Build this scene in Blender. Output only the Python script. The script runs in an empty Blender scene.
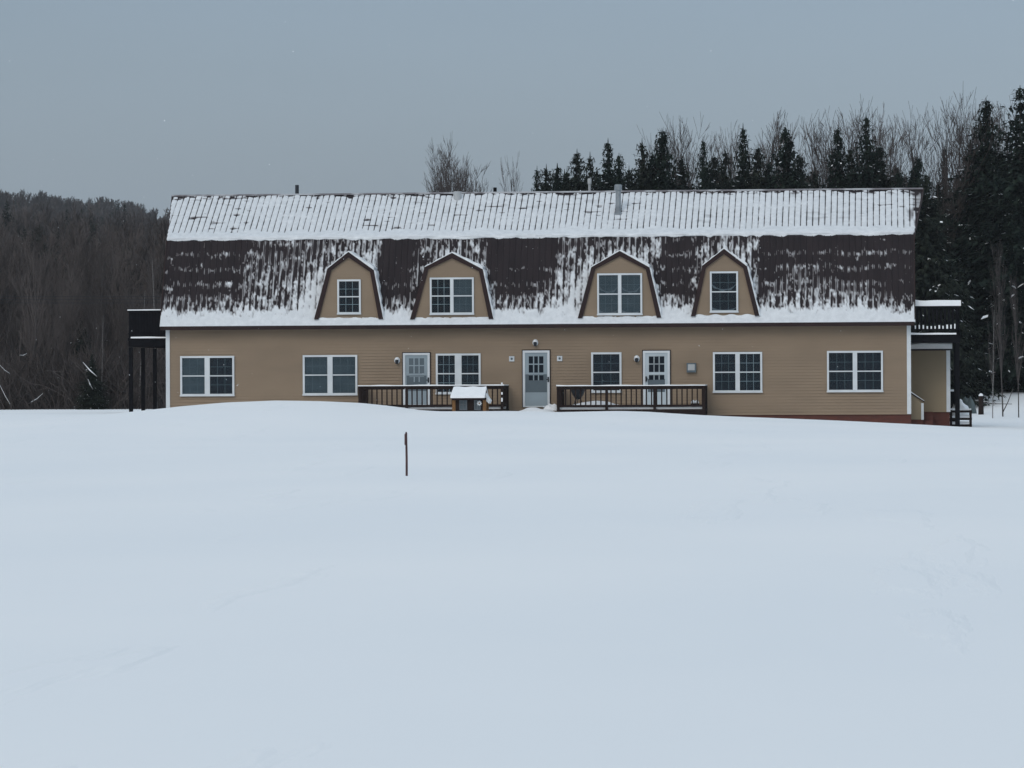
import bpy, math, random
import numpy as np
from mathutils import Vector, Matrix
random.seed(7); rng = np.random.default_rng(7)
scene = bpy.context.scene
COL = scene.collection

# ------------------------------------------------------------------ camera
FPX = 3900.0
YAW = math.atan(378/FPX)
ROLL = 0.0048
CAM = Vector((13.46, -149.4, 1.7))
F = Vector((-math.sin(YAW), math.cos(YAW), 0))
R0 = Vector((math.cos(YAW), math.sin(YAW), 0)); U0 = Vector((0, 0, 1))
R = (R0*math.cos(ROLL) - U0*math.sin(ROLL)); U = (U0*math.cos(ROLL) + R0*math.sin(ROLL))
cd = bpy.data.cameras.new('camera'); cam = bpy.data.objects.new('camera', cd); COL.objects.link(cam)
cd.sensor_width = 36; cd.lens = FPX/1024*36; cd.clip_start = .5; cd.clip_end = 5000
M = Matrix((R, U, -F)).transposed().to_4x4(); M.translation = CAM
cam.matrix_world = M
scene.camera = cam

# ------------------------------------------------------------------ world, sun, exposure
SUN_EL, SUN_AZ = math.radians(38), math.radians(200)
w = bpy.data.worlds.new('World'); scene.world = w; w.use_nodes = True
nt = w.node_tree; nt.nodes.clear()
out = nt.nodes.new('ShaderNodeOutputWorld')
sky = nt.nodes.new('ShaderNodeTexSky'); sky.sky_type = 'NISHITA'; sky.sun_disc = False
sky.sun_elevation = SUN_EL; sky.sun_rotation = SUN_AZ; sky.air_density = 1.0; sky.dust_density = 3.0
bg1 = nt.nodes.new('ShaderNodeBackground'); bg1.inputs[1].default_value = 0.05
nt.links.new(sky.outputs[0], bg1.inputs[0])
tc = nt.nodes.new('ShaderNodeTexCoord'); sep = nt.nodes.new('ShaderNodeSeparateXYZ')
nt.links.new(tc.outputs['Generated'], sep.inputs[0])
ramp = nt.nodes.new('ShaderNodeValToRGB'); cr = ramp.color_ramp
cr.elements[0].position = 0.0; cr.elements[0].color = (.240, .304, .400, 1)
cr.elements[1].position = 1.0; cr.elements[1].color = (.67, .775, .835, 1)
e = cr.elements.new(.10); e.color = (.176, .230, .314, 1)
e = cr.elements.new(.35); e.color = (.41, .49, .57, 1)
# the cloud layer is slightly uneven
nz = nt.nodes.new('ShaderNodeTexNoise'); nz.inputs['Scale'].default_value = 3.0; nz.inputs['Detail'].default_value = 4
mp = nt.nodes.new('ShaderNodeMapping'); mp.inputs['Scale'].default_value = (1, 1, 5)
nt.links.new(tc.outputs['Generated'], mp.inputs[0]); nt.links.new(mp.outputs[0], nz.inputs[0])
mr = nt.nodes.new('ShaderNodeMapRange'); mr.inputs[1].default_value = .3; mr.inputs[2].default_value = .7
mr.inputs[3].default_value = .93; mr.inputs[4].default_value = 1.07
nt.links.new(nz.outputs[0], mr.inputs[0])
mul = nt.nodes.new('ShaderNodeVectorMath'); mul.operation = 'SCALE'
# the overcast is a little brighter towards +X
mrx = nt.nodes.new('ShaderNodeMapRange'); mrx.inputs[1].default_value = -.3; mrx.inputs[2].default_value = .15; mrx.inputs[3].default_value = .95; mrx.inputs[4].default_value = 1.07
nt.links.new(sep.outputs[0], mrx.inputs[0])
mm = nt.nodes.new('ShaderNodeMath'); mm.operation = 'MULTIPLY'; nt.links.new(mr.outputs[0], mm.inputs[0]); nt.links.new(mrx.outputs[0], mm.inputs[1])
nt.links.new(sep.outputs[2], ramp.inputs[0]); nt.links.new(ramp.outputs[0], mul.inputs[0]); nt.links.new(mm.outputs[0], mul.inputs['Scale'])
bg2 = nt.nodes.new('ShaderNodeBackground'); bg2.inputs[1].default_value = 0.80
nt.links.new(mul.outputs[0], bg2.inputs[0])
add = nt.nodes.new('ShaderNodeAddShader')
nt.links.new(bg1.outputs[0], add.inputs[0]); nt.links.new(bg2.outputs[0], add.inputs[1])
nt.links.new(add.outputs[0], out.inputs[0])
sd = bpy.data.lights.new('sun', 'SUN'); so = bpy.data.objects.new('sun', sd); COL.objects.link(so)
sd.energy = 0.5; sd.angle = math.radians(25); sd.color = (1, .97, .93)
dirv = Vector((math.sin(SUN_AZ)*math.cos(SUN_EL), math.cos(SUN_AZ)*math.cos(SUN_EL), math.sin(SUN_EL)))
so.rotation_euler = dirv.to_track_quat('Z', 'Y').to_euler(); so.location = (0, -60, 60)
scene.view_settings.view_transform = 'Standard'; scene.view_settings.look = 'None'
scene.view_settings.exposure = -0.02; scene.view_settings.gamma = 1
scene.render.engine = 'CYCLES'
scene.cycles.volume_bounces = 0; scene.cycles.max_bounces = 6

# ------------------------------------------------------------------ helpers
def P(px, py, Y):
    d = F + R*((px-512)/FPX) - U*((py-384)/FPX)
    return CAM + d*((Y-CAM.y)/d.y)
def rect(x0, x1, y0, y1, Y):
    """pixel rectangle (y0 top) -> X0,X1,Z0,Z1 on the plane Y"""
    xc, yc = (x0+x1)/2, (y0+y1)/2
    return P(x0, yc, Y).x, P(x1, yc, Y).x, P(xc, y1, Y).z, P(xc, y0, Y).z
def to_px(X, Y, Z):
    v = Vector((X, Y, Z))-CAM; z = v.dot(F)
    return 512+FPX*v.dot(R)/z, 384-FPX*v.dot(U)/z

class MB:
    def __init__(s): s.v = []; s.f = []; s.m = []
    def quad(s, *p, m=0):
        i = len(s.v); s.v += [tuple(q) for q in p]; s.f.append(tuple(range(i, i+len(p)))); s.m.append(m)
    def box(s, x0, x1, y0, y1, z0, z1, m=0):
        if x0 > x1: x0, x1 = x1, x0
        if y0 > y1: y0, y1 = y1, y0
        if z0 > z1: z0, z1 = z1, z0
        i = len(s.v)
        s.v += [(x0,y0,z0),(x1,y0,z0),(x1,y1,z0),(x0,y1,z0),(x0,y0,z1),(x1,y0,z1),(x1,y1,z1),(x0,y1,z1)]
        for q in ((0,3,2,1),(4,5,6,7),(0,1,5,4),(1,2,6,5),(2,3,7,6),(3,0,4,7)):
            s.f.append(tuple(i+k for k in q)); s.m.append(m)
    def tube(s, pts, rad, n=6, m=0, cap=True):
        rings = []
        for k, p in enumerate(pts):
            p = Vector(p)
            a = Vector(pts[max(0, k-1)]); b = Vector(pts[min(len(pts)-1, k+1)])
            d = (b-a).normalized()
            u = d.cross(Vector((0, 1, .13))); u.normalize(); v = d.cross(u)
            i = len(s.v)
            for j in range(n):
                t = 2*math.pi*j/n; s.v.append(tuple(p+(u*math.cos(t)+v*math.sin(t))*rad[k]))
            rings.append(i)
        for a, b in zip(rings, rings[1:]):
            for j in range(n):
                s.f.append((a+j, a+(j+1) % n, b+(j+1) % n, b+j)); s.m.append(m)
        if cap:
            s.f.append(tuple(rings[0]+j for j in range(n))[::-1]); s.m.append(m)
            s.f.append(tuple(rings[-1]+j for j in range(n))); s.m.append(m)
    def prism(s, poly, y0, y1, m=0):
        """poly in (x,z) counter-clockwise seen from -Y, extruded y0..y1"""
        n = len(poly); i = len(s.v)
        s.v += [(x, y0, z) for x, z in poly]+[(x, y1, z) for x, z in poly]
        s.f.append(tuple(i+k for k in range(n))); s.m.append(m)
        s.f.append(tuple(i+n+k for k in range(n))[::-1]); s.m.append(m)
        for k in range(n):
            j = (k+1) % n
            s.f.append((i+k, i+n+k, i+n+j, i+j)); s.m.append(m)
    def lathe(s, c, prof, n=14, m=0):
        rings = []
        for r, z in prof:
            rings.append(len(s.v))
            for j in range(n):
                t = 2*math.pi*j/n; s.v.append((c[0]+r*math.cos(t), c[1]+r*math.sin(t), c[2]+z))
        for a, b in zip(rings, rings[1:]):
            for j in range(n):
                s.f.append((a+j, a+(j+1) % n, b+(j+1) % n, b+j)); s.m.append(m)
        s.f.append(tuple(rings[0]+j for j in range(n))[::-1]); s.m.append(m)
        s.f.append(tuple(rings[-1]+j for j in range(n))); s.m.append(m)
    def mesh(s, name, mats, smooth=False):
        me = bpy.data.meshes.new(name); me.from_pydata(s.v, [], s.f)
        for mt in (mats if isinstance(mats, (list, tuple)) else [mats]): me.materials.append(mt)
        if any(s.m): me.polygons.foreach_set('material_index', s.m)
        if smooth: me.polygons.foreach_set('use_smooth', [True]*len(s.f))
        me.update(); return me
    def build(s, name, mats, parent=None, smooth=False, label=None):
        o = bpy.data.objects.new(name, s.mesh(name, mats, smooth)); COL.objects.link(o)
        if parent is not None:
            o.parent = parent; o.matrix_parent_inverse = Matrix.Translation(-parent_loc(parent))
        if label: o['label'] = label
        return o
def parent_loc(p):
    v = Vector(p.location)
    # part objects keep identity (their inverse cancels the root), so only roots carry a location
    return v if p.parent is None else Vector((0, 0, 0))
def np_mesh(name, V, Fq, mats, midx=None, smooth=False):
    me = bpy.data.meshes.new(name)
    V = np.asarray(V, dtype=np.float32); Fq = np.asarray(Fq, dtype=np.int32)
    k = Fq.shape[1]
    me.vertices.add(len(V)); me.vertices.foreach_set('co', V.ravel())
    me.loops.add(Fq.size); me.loops.foreach_set('vertex_index', Fq.ravel())
    me.polygons.add(len(Fq)); me.polygons.foreach_set('loop_start', np.arange(0, Fq.size, k, dtype=np.int32))
    for mt in (mats if isinstance(mats, (list, tuple)) else [mats]): me.materials.append(mt)
    if midx is not None: me.polygons.foreach_set('material_index', np.asarray(midx, dtype=np.int32))
    me.polygons.foreach_set('use_smooth', np.full(len(Fq), smooth))
    me.update(calc_edges=True); me.validate(); return me
def link(name, me, parent=None):
    o = bpy.data.objects.new(name, me); COL.objects.link(o)
    if parent is not None:
        o.parent = parent; o.matrix_parent_inverse = Matrix.Translation(-parent_loc(parent))
    return o
def thing(name, label, cat, loc=(0, 0, 0), group=None):
    o = bpy.data.objects.new(name, None); COL.objects.link(o); o.location = loc
    o.empty_display_size = .3
    o['label'] = label; o['category'] = cat
    if group: o['group'] = group
    return o
def tag(o, label=None, cat=None, group=None, kind=None):
    if label: o['label'] = label
    if cat: o['category'] = cat
    if group: o['group'] = group
    if kind: o['kind'] = kind
    return o
def ss(a, b, x):
    t = np.clip((np.asarray(x, dtype=float)-a)/(b-a), 0, 1); return t*t*(3-2*t)
class VN:
    """value noise"""
    def __init__(s, seed): s.t = np.random.default_rng(seed).random((256, 256))
    def __call__(s, x, y):
        x = np.asarray(x, float); y = np.asarray(y, float)
        xi = np.floor(x).astype(int); yi = np.floor(y).astype(int); fx = x-xi; fy = y-yi
        fx = fx*fx*(3-2*fx); fy = fy*fy*(3-2*fy); t = s.t
        a = t[xi % 256, yi % 256]; b = t[(xi+1) % 256, yi % 256]; c = t[xi % 256, (yi+1) % 256]; d = t[(xi+1) % 256, (yi+1) % 256]
        return (a*(1-fx)+b*fx)*(1-fy)+(c*(1-fx)+d*fx)*fy
N1, N2, N3, N4 = VN(1), VN(2), VN(3), VN(4)

# ------------------------------------------------------------------ materials
def mat(name, col, rough=.7, col2=None, scale=4, detail=4, stretch=(1, 1, 1), bump=0, bscale=None, bdist=.01, spec=.3, metal=0, lo=.35, hi=.65, sub=0):
    m = bpy.data.materials.new(name); m.use_nodes = True; t = m.node_tree; b = t.nodes['Principled BSDF']
    b.inputs['Base Color'].default_value = (*col, 1); b.inputs['Roughness'].default_value = rough
    b.inputs['Specular IOR Level'].default_value = spec; b.inputs['Metallic'].default_value = metal
    if sub:
        b.inputs['Subsurface Weight'].default_value = sub; b.inputs['Subsurface Radius'].default_value = (.05, .06, .08)
    c = t.nodes.new('ShaderNodeTexCoord'); mp = t.nodes.new('ShaderNodeMapping'); mp.inputs['Scale'].default_value = stretch
    t.links.new(c.outputs['Object'], mp.inputs[0])
    if col2 is not None:
        n = t.nodes.new('ShaderNodeTexNoise'); n.inputs['Scale'].default_value = scale; n.inputs['Detail'].default_value = detail
        t.links.new(mp.outputs[0], n.inputs[0])
        r = t.nodes.new('ShaderNodeValToRGB'); r.color_ramp.elements[0].position = lo; r.color_ramp.elements[1].position = hi
        r.color_ramp.elements[0].color = (*col, 1); r.color_ramp.elements[1].color = (*col2, 1)
        t.links.new(n.outputs[0], r.inputs[0]); t.links.new(r.outputs[0], b.inputs['Base Color'])
    if bump:
        n2 = t.nodes.new('ShaderNodeTexNoise'); n2.inputs['Scale'].default_value = bscale or scale*3; n2.inputs['Detail'].default_value = 5
        t.links.new(mp.outputs[0], n2.inputs[0])
        bp = t.nodes.new('ShaderNodeBump'); bp.inputs['Strength'].default_value = bump; bp.inputs['Distance'].default_value = bdist
        t.links.new(n2.outputs[0], bp.inputs['Height']); t.links.new(bp.outputs[0], b.inputs['Normal'])
    return m
m_snowroof = mat('snow_on_roof', (.76, .79, .81), .8, (.66, .69, .71), 5, bump=.5, bscale=14, bdist=.03)
m_snow = mat('snow', (.84, .86, .88), .8, (.78, .81, .83), 3, bump=.4, bscale=12, bdist=.02)
m_siding = mat('tan_clapboard', (.272, .208, .147), .7, (.236, .181, .129), .35, stretch=(1, 1, 3), spec=.15, bump=.15, bscale=30, bdist=.004)
m_siding_b = mat('tan_clapboard_olive', (.27, .215, .14), .7, (.235, .19, .127), .5)  # side entry and stair wall: tan slightly more olive than the front siding
m_trim = mat('white_trim', (.62, .66, .68), .5, (.54, .58, .61), 1.5)
m_brown = mat('brown_metal_roofing', (.0185, .0145, .0165), .7, (.026, .020, .022), 1.2, stretch=(2, 1, .4), spec=.12)
m_ridge = mat('brown_ridge_cap', (.15, .14, .15), .5, (.38, .39, .41), 1.1, stretch=(1, 1, 1), lo=.44, hi=.56)
m_fascia = mat('brown_fascia', (.030, .016, .016), .6, (.022, .013, .013), 2, spec=.15)
m_dark = mat('dark_stained_wood', (.016, .010, .009), .8, (.024, .016, .014), 6, stretch=(1, 1, .3), spec=.1)
m_black = mat('near_black_wood', (.004, .004, .0055), .8, (.007, .007, .009), 5, spec=.06)
m_brick = mat('painted_red_foundation', (.105, .036, .026), .8, (.080, .030, .023), 3, stretch=(1, 1, 4), bump=.3)
m_tan = mat('golden_pine_wood', (.22, .11, .035), .6, (.15, .072, .024), 6, stretch=(4, 1, .6))
m_grey = mat('galvanised_grey', (.26, .29, .31), .45, (.19, .21, .23), 4, metal=.3)
m_greylt = mat('pale_grey_pipe', (.42, .44, .45), .5, (.34, .36, .37), 4)
m_blackmetal = mat('black_metal', (.012, .016, .022), .4, (.020, .024, .03), 4)
m_back = mat('dark_room_behind_glass', (.010, .014, .020), .9, (.016, .022, .030), 1.2, spec=.05)
m_backl = mat('pale_blind_behind_glass', (.080, .098, .110), .9, (.062, .078, .089), 1.2, stretch=(1, 1, 3), spec=.05)
m_curtain = mat('sheer_curtain', (.15, .17, .185), .9, (.11, .125, .14), 9, stretch=(6, 1, .6))
m_munt = mat('window_grille', (.32, .37, .39), .6, (.19, .22, .24), 3)
m_muntd = mat('grille_behind_screen', (.13, .16, .18), .6, (.09, .12, .135), 3, spec=.1)
m_door = mat('pale_door', (.47, .54, .58), .5, (.42, .48, .52), 1.2)
m_door2 = mat('grey_blue_door', (.27, .335, .375), .5, (.245, .30, .335), 1.2)
m_screen = mat('storm_screen', (.095, .125, .145), .5, (.08, .108, .127), 2)
m_stake = mat('weathered_red_brown_stake', (.085, .045, .045), .8, (.055, .03, .03), 20, stretch=(1, 1, .3))
m_tarp = mat('grey_green_tarp', (.10, .125, .12), .6, (.08, .10, .10), 4)
m_bark = mat('dark_bark', (.050, .044, .042), .9, (.075, .068, .066), 5, stretch=(1, 1, .3))
m_barkw = mat('birch_bark', (.26, .26, .26), .8, (.15, .145, .14), 6, stretch=(1, 1, 2))
m_twig = mat('bare_twigs', (.050, .043, .041), .95, (.070, .060, .057), 1, spec=.08)
m_twigl = mat('pale_bare_twigs', (.078, .068, .066), .95, (.10, .088, .085), 1, spec=.08)
m_needle = mat('spruce_needles', (.010, .017, .014), .9, (.020, .030, .022), 1.3, lo=.4, hi=.6, spec=.08)
m_needle2 = mat('spruce_needles_dull', (.015, .020, .016), .9, (.028, .035, .026), 1.3, lo=.4, hi=.6, spec=.08)
m_flake = mat('snowflake', (.8, .83, .86), .9)
def glass(name, tcol, blend):
    m = bpy.data.materials.new(name); m.use_nodes = True; t = m.node_tree; t.nodes.clear()
    o = t.nodes.new('ShaderNodeOutputMaterial'); mx = t.nodes.new('ShaderNodeMixShader')
    g = t.nodes.new('ShaderNodeBsdfGlossy'); g.inputs['Roughness'].default_value = .08; g.inputs['Color'].default_value = (.9, .95, 1, 1)
    n = t.nodes.new('ShaderNodeTexNoise'); n.inputs['Scale'].default_value = .9
    c = t.nodes.new('ShaderNodeTexCoord'); bp = t.nodes.new('ShaderNodeBump'); bp.inputs['Distance'].default_value = .01; bp.inputs['Strength'].default_value = .5
    t.links.new(c.outputs['Object'], n.inputs[0]); t.links.new(n.outputs[0], bp.inputs['Height']); t.links.new(bp.outputs[0], g.inputs['Normal'])
    tr = t.nodes.new('ShaderNodeBsdfTransparent'); tr.inputs['Color'].default_value = (*tcol, 1)
    mx.inputs[0].default_value = blend
    t.links.new(tr.outputs[0], mx.inputs[1]); t.links.new(g.outputs[0], mx.inputs[2]); t.links.new(mx.outputs[0], o.inputs[0])
    return m
m_glass = glass('window_glass', (.85, .9, .92), .011)

# thin dustings of snow let the brown metal show through
m_roofsnow = mat('thin_snow_on_metal', (.68, .71, .735), .75, (.60, .63, .655), 5, bump=.4, bscale=14, bdist=.02)
t = m_roofsnow.node_tree; b = t.nodes['Principled BSDF']
at0 = t.nodes.new('ShaderNodeAttribute'); at0.attribute_name = 'thickness'
mr0 = t.nodes.new('ShaderNodeMapRange'); mr0.inputs[1].default_value = -.001; mr0.inputs[2].default_value = .026
t.links.new(at0.outputs['Fac'], mr0.inputs[0])
mx0 = t.nodes.new('ShaderNodeMix'); mx0.data_type = 'RGBA'; mx0.inputs[6].default_value = (.05, .038, .04, 1)
t.links.new(mr0.outputs[0], mx0.inputs[0]); t.links.new(b.inputs['Base Color'].links[0].from_socket, mx0.inputs[7]); t.links.new(mx0.outputs[2], b.inputs['Base Color'])

# ------------------------------------------------------------------ terrain
YC = -9.0
crest_px = [(-200, 412.5), (0, 413.5), (100, 414.5), (150, 413), (170, 409.2), (200, 405.4), (232, 402.4), (275, 401), (320, 401.6), (360, 403.2), (390, 406.2), (420, 410.3), (440, 411.2), (510, 410.8), (560, 412), (620, 410.8), (650, 411.5), (700, 415), (760, 417.3), (830, 420.4), (911, 424.4), (970, 427.6), (1024, 431), (1200, 436)]
cX = np.array([P(a, b, YC).x for a, b in crest_px]); cZ = np.array([P(a, b, YC).z for a, b in crest_px])
bX = np.array([-60, -16, -5, 0, 4, 9, 13.5, 15, 20, 60]); bZ = np.array([.55, .62, .50, .42, .30, .12, -.02, -.06, -.06, .0])
def ground(X, Y):
    X = np.asarray(X, float); Y = np.asarray(Y, float)
    d = Y+149.4
    zf = .33*d/140.4
    zc = np.interp(X, cX, cZ)
    near = zf+(zc-.33)*ss(-55, YC, Y)**1.0
    zb = np.interp(X, bX, bZ)
    zb = np.minimum(zb, zc-.03+0*zb)
    zfar = np.interp(X, [-60, -14, 14, 60], [.60, .58, .08, .08])
    mid = zc+(zb-zc)*ss(YC, -3, Y)
    mid = mid+(zfar-zb)*ss(8, 30, Y)
    z = np.where(Y < YC, near, mid)
    # wooded hill behind, higher at left, and a bank at right
    hx = np.interp(X, [-400, -130, -85, -30, 30, 120, 500], [18, 18, 15, 11, 11, 11, 16])
    z = z+hx*ss(50, 420, Y)+ss(33, 75, Y)*np.interp(X, [0, 15], [.1, 0])+ss(26, 44, Y)*np.interp(X, [12, 19], [0, 1.15])
    # higher ridge far behind at left
    h2 = np.interp(X, [-900, -260, -232, -214, -206, -197, -188, -174, -150, -100, 0, 300, 900], [26, 20, 20.2, 20.5, 22.5, 22.8, 20, 17, 13, 10, 8, 9, 20])
    z = z+h2*ss(430, 900, Y)
    z = z+.035*(N1(X/7, Y/11)-.5)+.016*(N2(X/1.7+40, Y/3.1+9)-.5)*ss(-150, -110, Y*0-100)
    z = z+(N3(X/60, Y/60)-.5)*5*ss(150, 350, Y)
    z = z+12*ss(300, 1200, np.abs(X))+10*ss(-250, -900, Y)
    return z
def axis(segs):
    a = []
    for s0, s1, st in segs: a += list(np.arange(s0, s1, st))
    return np.array(a+[segs[-1][1]])
gx = axis([(-1300, -300, 50), (-300, -50, 8), (-50, -22, 1.2), (-22, 26, .4), (26, 60, 2), (60, 200, 8), (200, 1300, 50)])
gy = axis([(-1000, -170, 40), (-170, -130, .8), (-130, -60, 1.0), (-60, -14, .6), (-14, 8, .3), (8, 60, 1.5), (60, 460, 8), (460, 1000, 20), (1000, 1400, 50)])
GX, GY = np.meshgrid(gx, gy, indexing='ij'); GZ = ground(GX, GY)
nx, ny = GX.shape
idx = np.arange(nx*ny).reshape(nx, ny)
Fg = np.stack([idx[:-1, :-1], idx[1:, :-1], idx[1:, 1:], idx[:-1, 1:]], -1).reshape(-1, 4)
m_ground = mat('field_snow', (.83, .85, .86), .75, (.79, .82, .84), .12, detail=6, stretch=(1, .6, 1))
t = m_ground.node_tree; b = t.nodes['Principled BSDF']
geo = t.nodes.new('ShaderNodeNewGeometry'); sp = t.nodes.new('ShaderNodeSeparateXYZ'); t.links.new(geo.outputs['Position'], sp.inputs[0])
# wind-scoured crust: several scales of relief
def noise_node(scale, stretch, detail=3):
    mp = t.nodes.new('ShaderNodeMapping'); mp.inputs['Scale'].default_value = stretch
    n = t.nodes.new('ShaderNodeTexNoise'); n.inputs['Scale'].default_value = scale; n.inputs['Detail'].default_value = detail
    t.links.new(geo.outputs['Position'], mp.inputs[0]); t.links.new(mp.outputs[0], n.inputs[0]); return n
n1 = noise_node(.9, (.5, .16, 1), 5); n2 = noise_node(9, (1, .5, 1), 4); n3 = noise_node(.55, (1, .12, 1), 6)
mh = t.nodes.new('ShaderNodeMath'); mh.operation = 'MULTIPLY_ADD'; mh.inputs[1].default_value = .05
t.links.new(n2.outputs[0], mh.inputs[0]); t.links.new(n1.outputs[0], mh.inputs[2])
bp = t.nodes.new('ShaderNodeBump'); bp.inputs['Strength'].default_value = .55; bp.inputs['Distance'].default_value = .05
t.links.new(mh.outputs[0], bp.inputs['Height'])
# small drift lips
r3 = t.nodes.new('ShaderNodeMapRange'); r3.inputs[1].default_value = .61; r3.inputs[2].default_value = .64; t.links.new(n3.outputs[0], r3.inputs[0])
bp2 = t.nodes.new('ShaderNodeBump'); bp2.inputs['Strength'].default_value = .26; bp2.inputs['Distance'].default_value = .08
t.links.new(r3.outputs[0], bp2.inputs['Height']); t.links.new(bp.outputs[0], bp2.inputs['Normal']); t.links.new(bp2.outputs[0], b.inputs['Normal'])
# brush and leaf litter showing through the snow on the forest floor
fl = noise_node(.35, (1, 1, 1), 6)
ry = t.nodes.new('ShaderNodeMapRange'); ry.inputs[1].default_value = 40; ry.inputs[2].default_value = 62; ry.inputs[3].default_value = -.25; ry.inputs[4].default_value = .55
ad = t.nodes.new('ShaderNodeMath'); ad.operation = 'ADD'; t.links.new(sp.outputs[1], ry.inputs[0]); t.links.new(ry.outputs[0], ad.inputs[0]); t.links.new(fl.outputs[0], ad.inputs[1])
rr = t.nodes.new('ShaderNodeMapRange'); rr.inputs[1].default_value = .55; rr.inputs[2].default_value = .7; t.links.new(ad.outputs[0], rr.inputs[0])
mxc = t.nodes.new('ShaderNodeMix'); mxc.data_type = 'RGBA'
old = b.inputs['Base Color'].links[0].from_socket
t.links.new(rr.outputs[0], mxc.inputs[0]); t.links.new(old, mxc.inputs[6]); mxc.inputs[7].default_value = (.06, .052, .048, 1)
t.links.new(mxc.outputs[2], b.inputs['Base Color'])
go = link('snow_field', np_mesh('snow_field', np.stack([GX, GY, GZ], -1).reshape(-1, 3), Fg, m_ground, smooth=True)); tag(go, kind='structure')

# ------------------------------------------------------------------ the house
XL, XR = P(166, 370, 0).x, P(911, 370, 0).x      # outer edges of the corner boards
HD = 8.7                                       # depth of the house
OV = .25                                       # rake overhang at the knee
ZE = P(540, 323.6, -.4).z; ZK = P(540, 236.6, 1.15).z; ZR = P(548, 192.6, 4.35).z
YE, YK, YR = -.4, 1.15, 4.35
YKb, YEb = 2*YR-YK, 2*YR-YE
RXL, RXR = P(160.5, 322, YE).x, P(914.5, 320, YE).x
FL = .38                                       # the ridge juts out past the knee
ZF = P(700, 415.2, 0).z + .0                   # bottom edge of the siding
ZG = -.5
house = thing('house', 'long two storey tan clapboard house with snowy brown gambrel roof', 'house', ((XL+XR)/2, 0, .2))

def clap(mb, x0, x1, y, z0, z1, face=-1, pitch=.115, dep=.025):
    n = max(1, round((z1-z0)/pitch)); h = (z1-z0)/n
    for k in range(n):
        a = z0+k*h; b_ = a+h
        mb.quad((x0, y-dep, a), (x1, y-dep, a), (x1, y-.002, b_), (x0, y-.002, b_))
        mb.quad((x0, y, a), (x1, y, a), (x1, y-dep, a), (x0, y-dep, a))
fw = MB(); clap(fw, XL+.05, XR-.05, .009, ZF, ZE+.06); fw.box(XL+.02, XR-.02, .0095, .15, ZF, ZE+.05)
fw.build('front_wall', m_siding, house)
# gable walls and back wall
for nm, xa, xb in (('gable_wall', XL+.02, XL+.17), ('gable_wall', XR-.17, XR-.02)):
    g = MB()
    prof = [(.152, ZF), (HD-.152, ZF), (HD-.152, ZE+.3), (YKb-.15, ZK-.15), (YR, ZR-.13), (YK+.15, ZK-.15), (.152, ZE+.7)]
    n = len(prof); g.v = [(xa, y, z) for y, z in prof]+[(xb, y, z) for y, z in prof]
    g.f = [tuple(range(n))[::-1], tuple(range(n, 2*n))]+[(k, (k+1) % n, n+(k+1) % n, n+k) for k in range(n)]; g.m = [0]*len(g.f)
    g.build(nm, m_siding, house)
g = MB(); g.box(XL+.02, XR-.02, HD-.15, HD, ZF, ZE+.1); g.build('back_wall', m_siding, house)
g = MB(); g.box(XL+.1, XR+.0, .04, HD-.1, ZG, ZF-.003); g.build('foundation', m_brick, house)
for x in (XL, XR-.155):
    g = MB(); g.box(x, x+.155, -.035, .12, P(540, 415.5, 0).z if x > 0 else .2, ZE-.06); g.build('corner_board', m_trim, house)
g = MB(); g.box(XL+.16, XR-.16, -.395, -.016, ZE-.05, ZE-.02); g.build('soffit', m_fascia, house)

RIB = .234
def slope_pt(X, a, b_, s, off, xa=None):
    """point on slope from a=(Y,Z) to b=(Y,Z) at s, raised off along the outward normal"""
    Y = a[0]+(b_[0]-a[0])*s; Z = a[1]+(b_[1]-a[1])*s
    ny_, nz_ = (b_[1]-a[1]), -(b_[0]-a[0])
    L = math.hypot(ny_, nz_); ny_, nz_ = ny_/L, nz_/L
    if nz_ < 0: ny_, nz_ = -ny_, -nz_
    return X, Y+ny_*off, Z+nz_*off
def edge(s, side):                              # roof edge in X, s 0 ridge .. 1 knee
    return (RXL if side < 0 else RXR)+side*FL*(1-s)
rf = MB()
def panel(a, b_, flare):
    L0 = RXL-(FL if flare else 0); R0_ = RXR+(FL if flare else 0)
    pts = []
    for off in (0, -.06):
        pts.append([slope_pt(L0, a, b_, 0, off), slope_pt(R0_, a, b_, 0, off), slope_pt(RXR, a, b_, 1, off), slope_pt(RXL, a, b_, 1, off)])
    T, B = pts
    rf.quad(T[3], T[2], T[1], T[0]); rf.quad(*B)
    rf.quad(T[3], B[3], B[2], T[2]); rf.quad(T[0], T[1], B[1], B[0]); rf.quad(T[0], B[0], B[3], T[3]); rf.quad(T[1], T[2], B[2], B[1])
    k = RXL+RIB*.5
    while k < RXR-.05:
        q = [slope_pt(k+dx, a, b_, s, o) for s in (0.001, 1) for dx, o in ((-.022, 0), (-.010, .016), (.010, .016), (.022, 0))]
        for j in range(3): rf.quad(q[j], q[j+4], q[j+5], q[j+1])
        rf.quad(q[4], q[7], q[6], q[5])
        k += RIB
panel((YR, ZR), (YK, ZK), True); panel((YK, ZK), (YE, ZE), False)
panel((YR, ZR), (YKb, ZK), True); panel((YKb, ZK), (YEb, ZE), False)
roof = rf.build('roof', m_brown, house)
rc = MB(); rc.v = []
for s in (1,):
    pr = [(YR-.09, ZR-.045), (YR, ZR+.01), (YR+.09, ZR-.045), (YR+.09, ZR-.06), (YR, ZR-.012), (YR-.09, ZR-.06)]
    n = 6; rc.v = [(RXL-FL-.01, y, z+.045) for y, z in pr]+[(RXR+FL+.01, y, z+.045) for y, z in pr]
    rc.f = [tuple(range(n)), tuple(range(n, 2*n))[::-1]]+[(k, n+k, n+(k+1) % n, (k+1) % n) for k in range(n)]; rc.m = [0]*len(rc.f)
rc.build('ridge_cap', m_ridge, roof)
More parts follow.
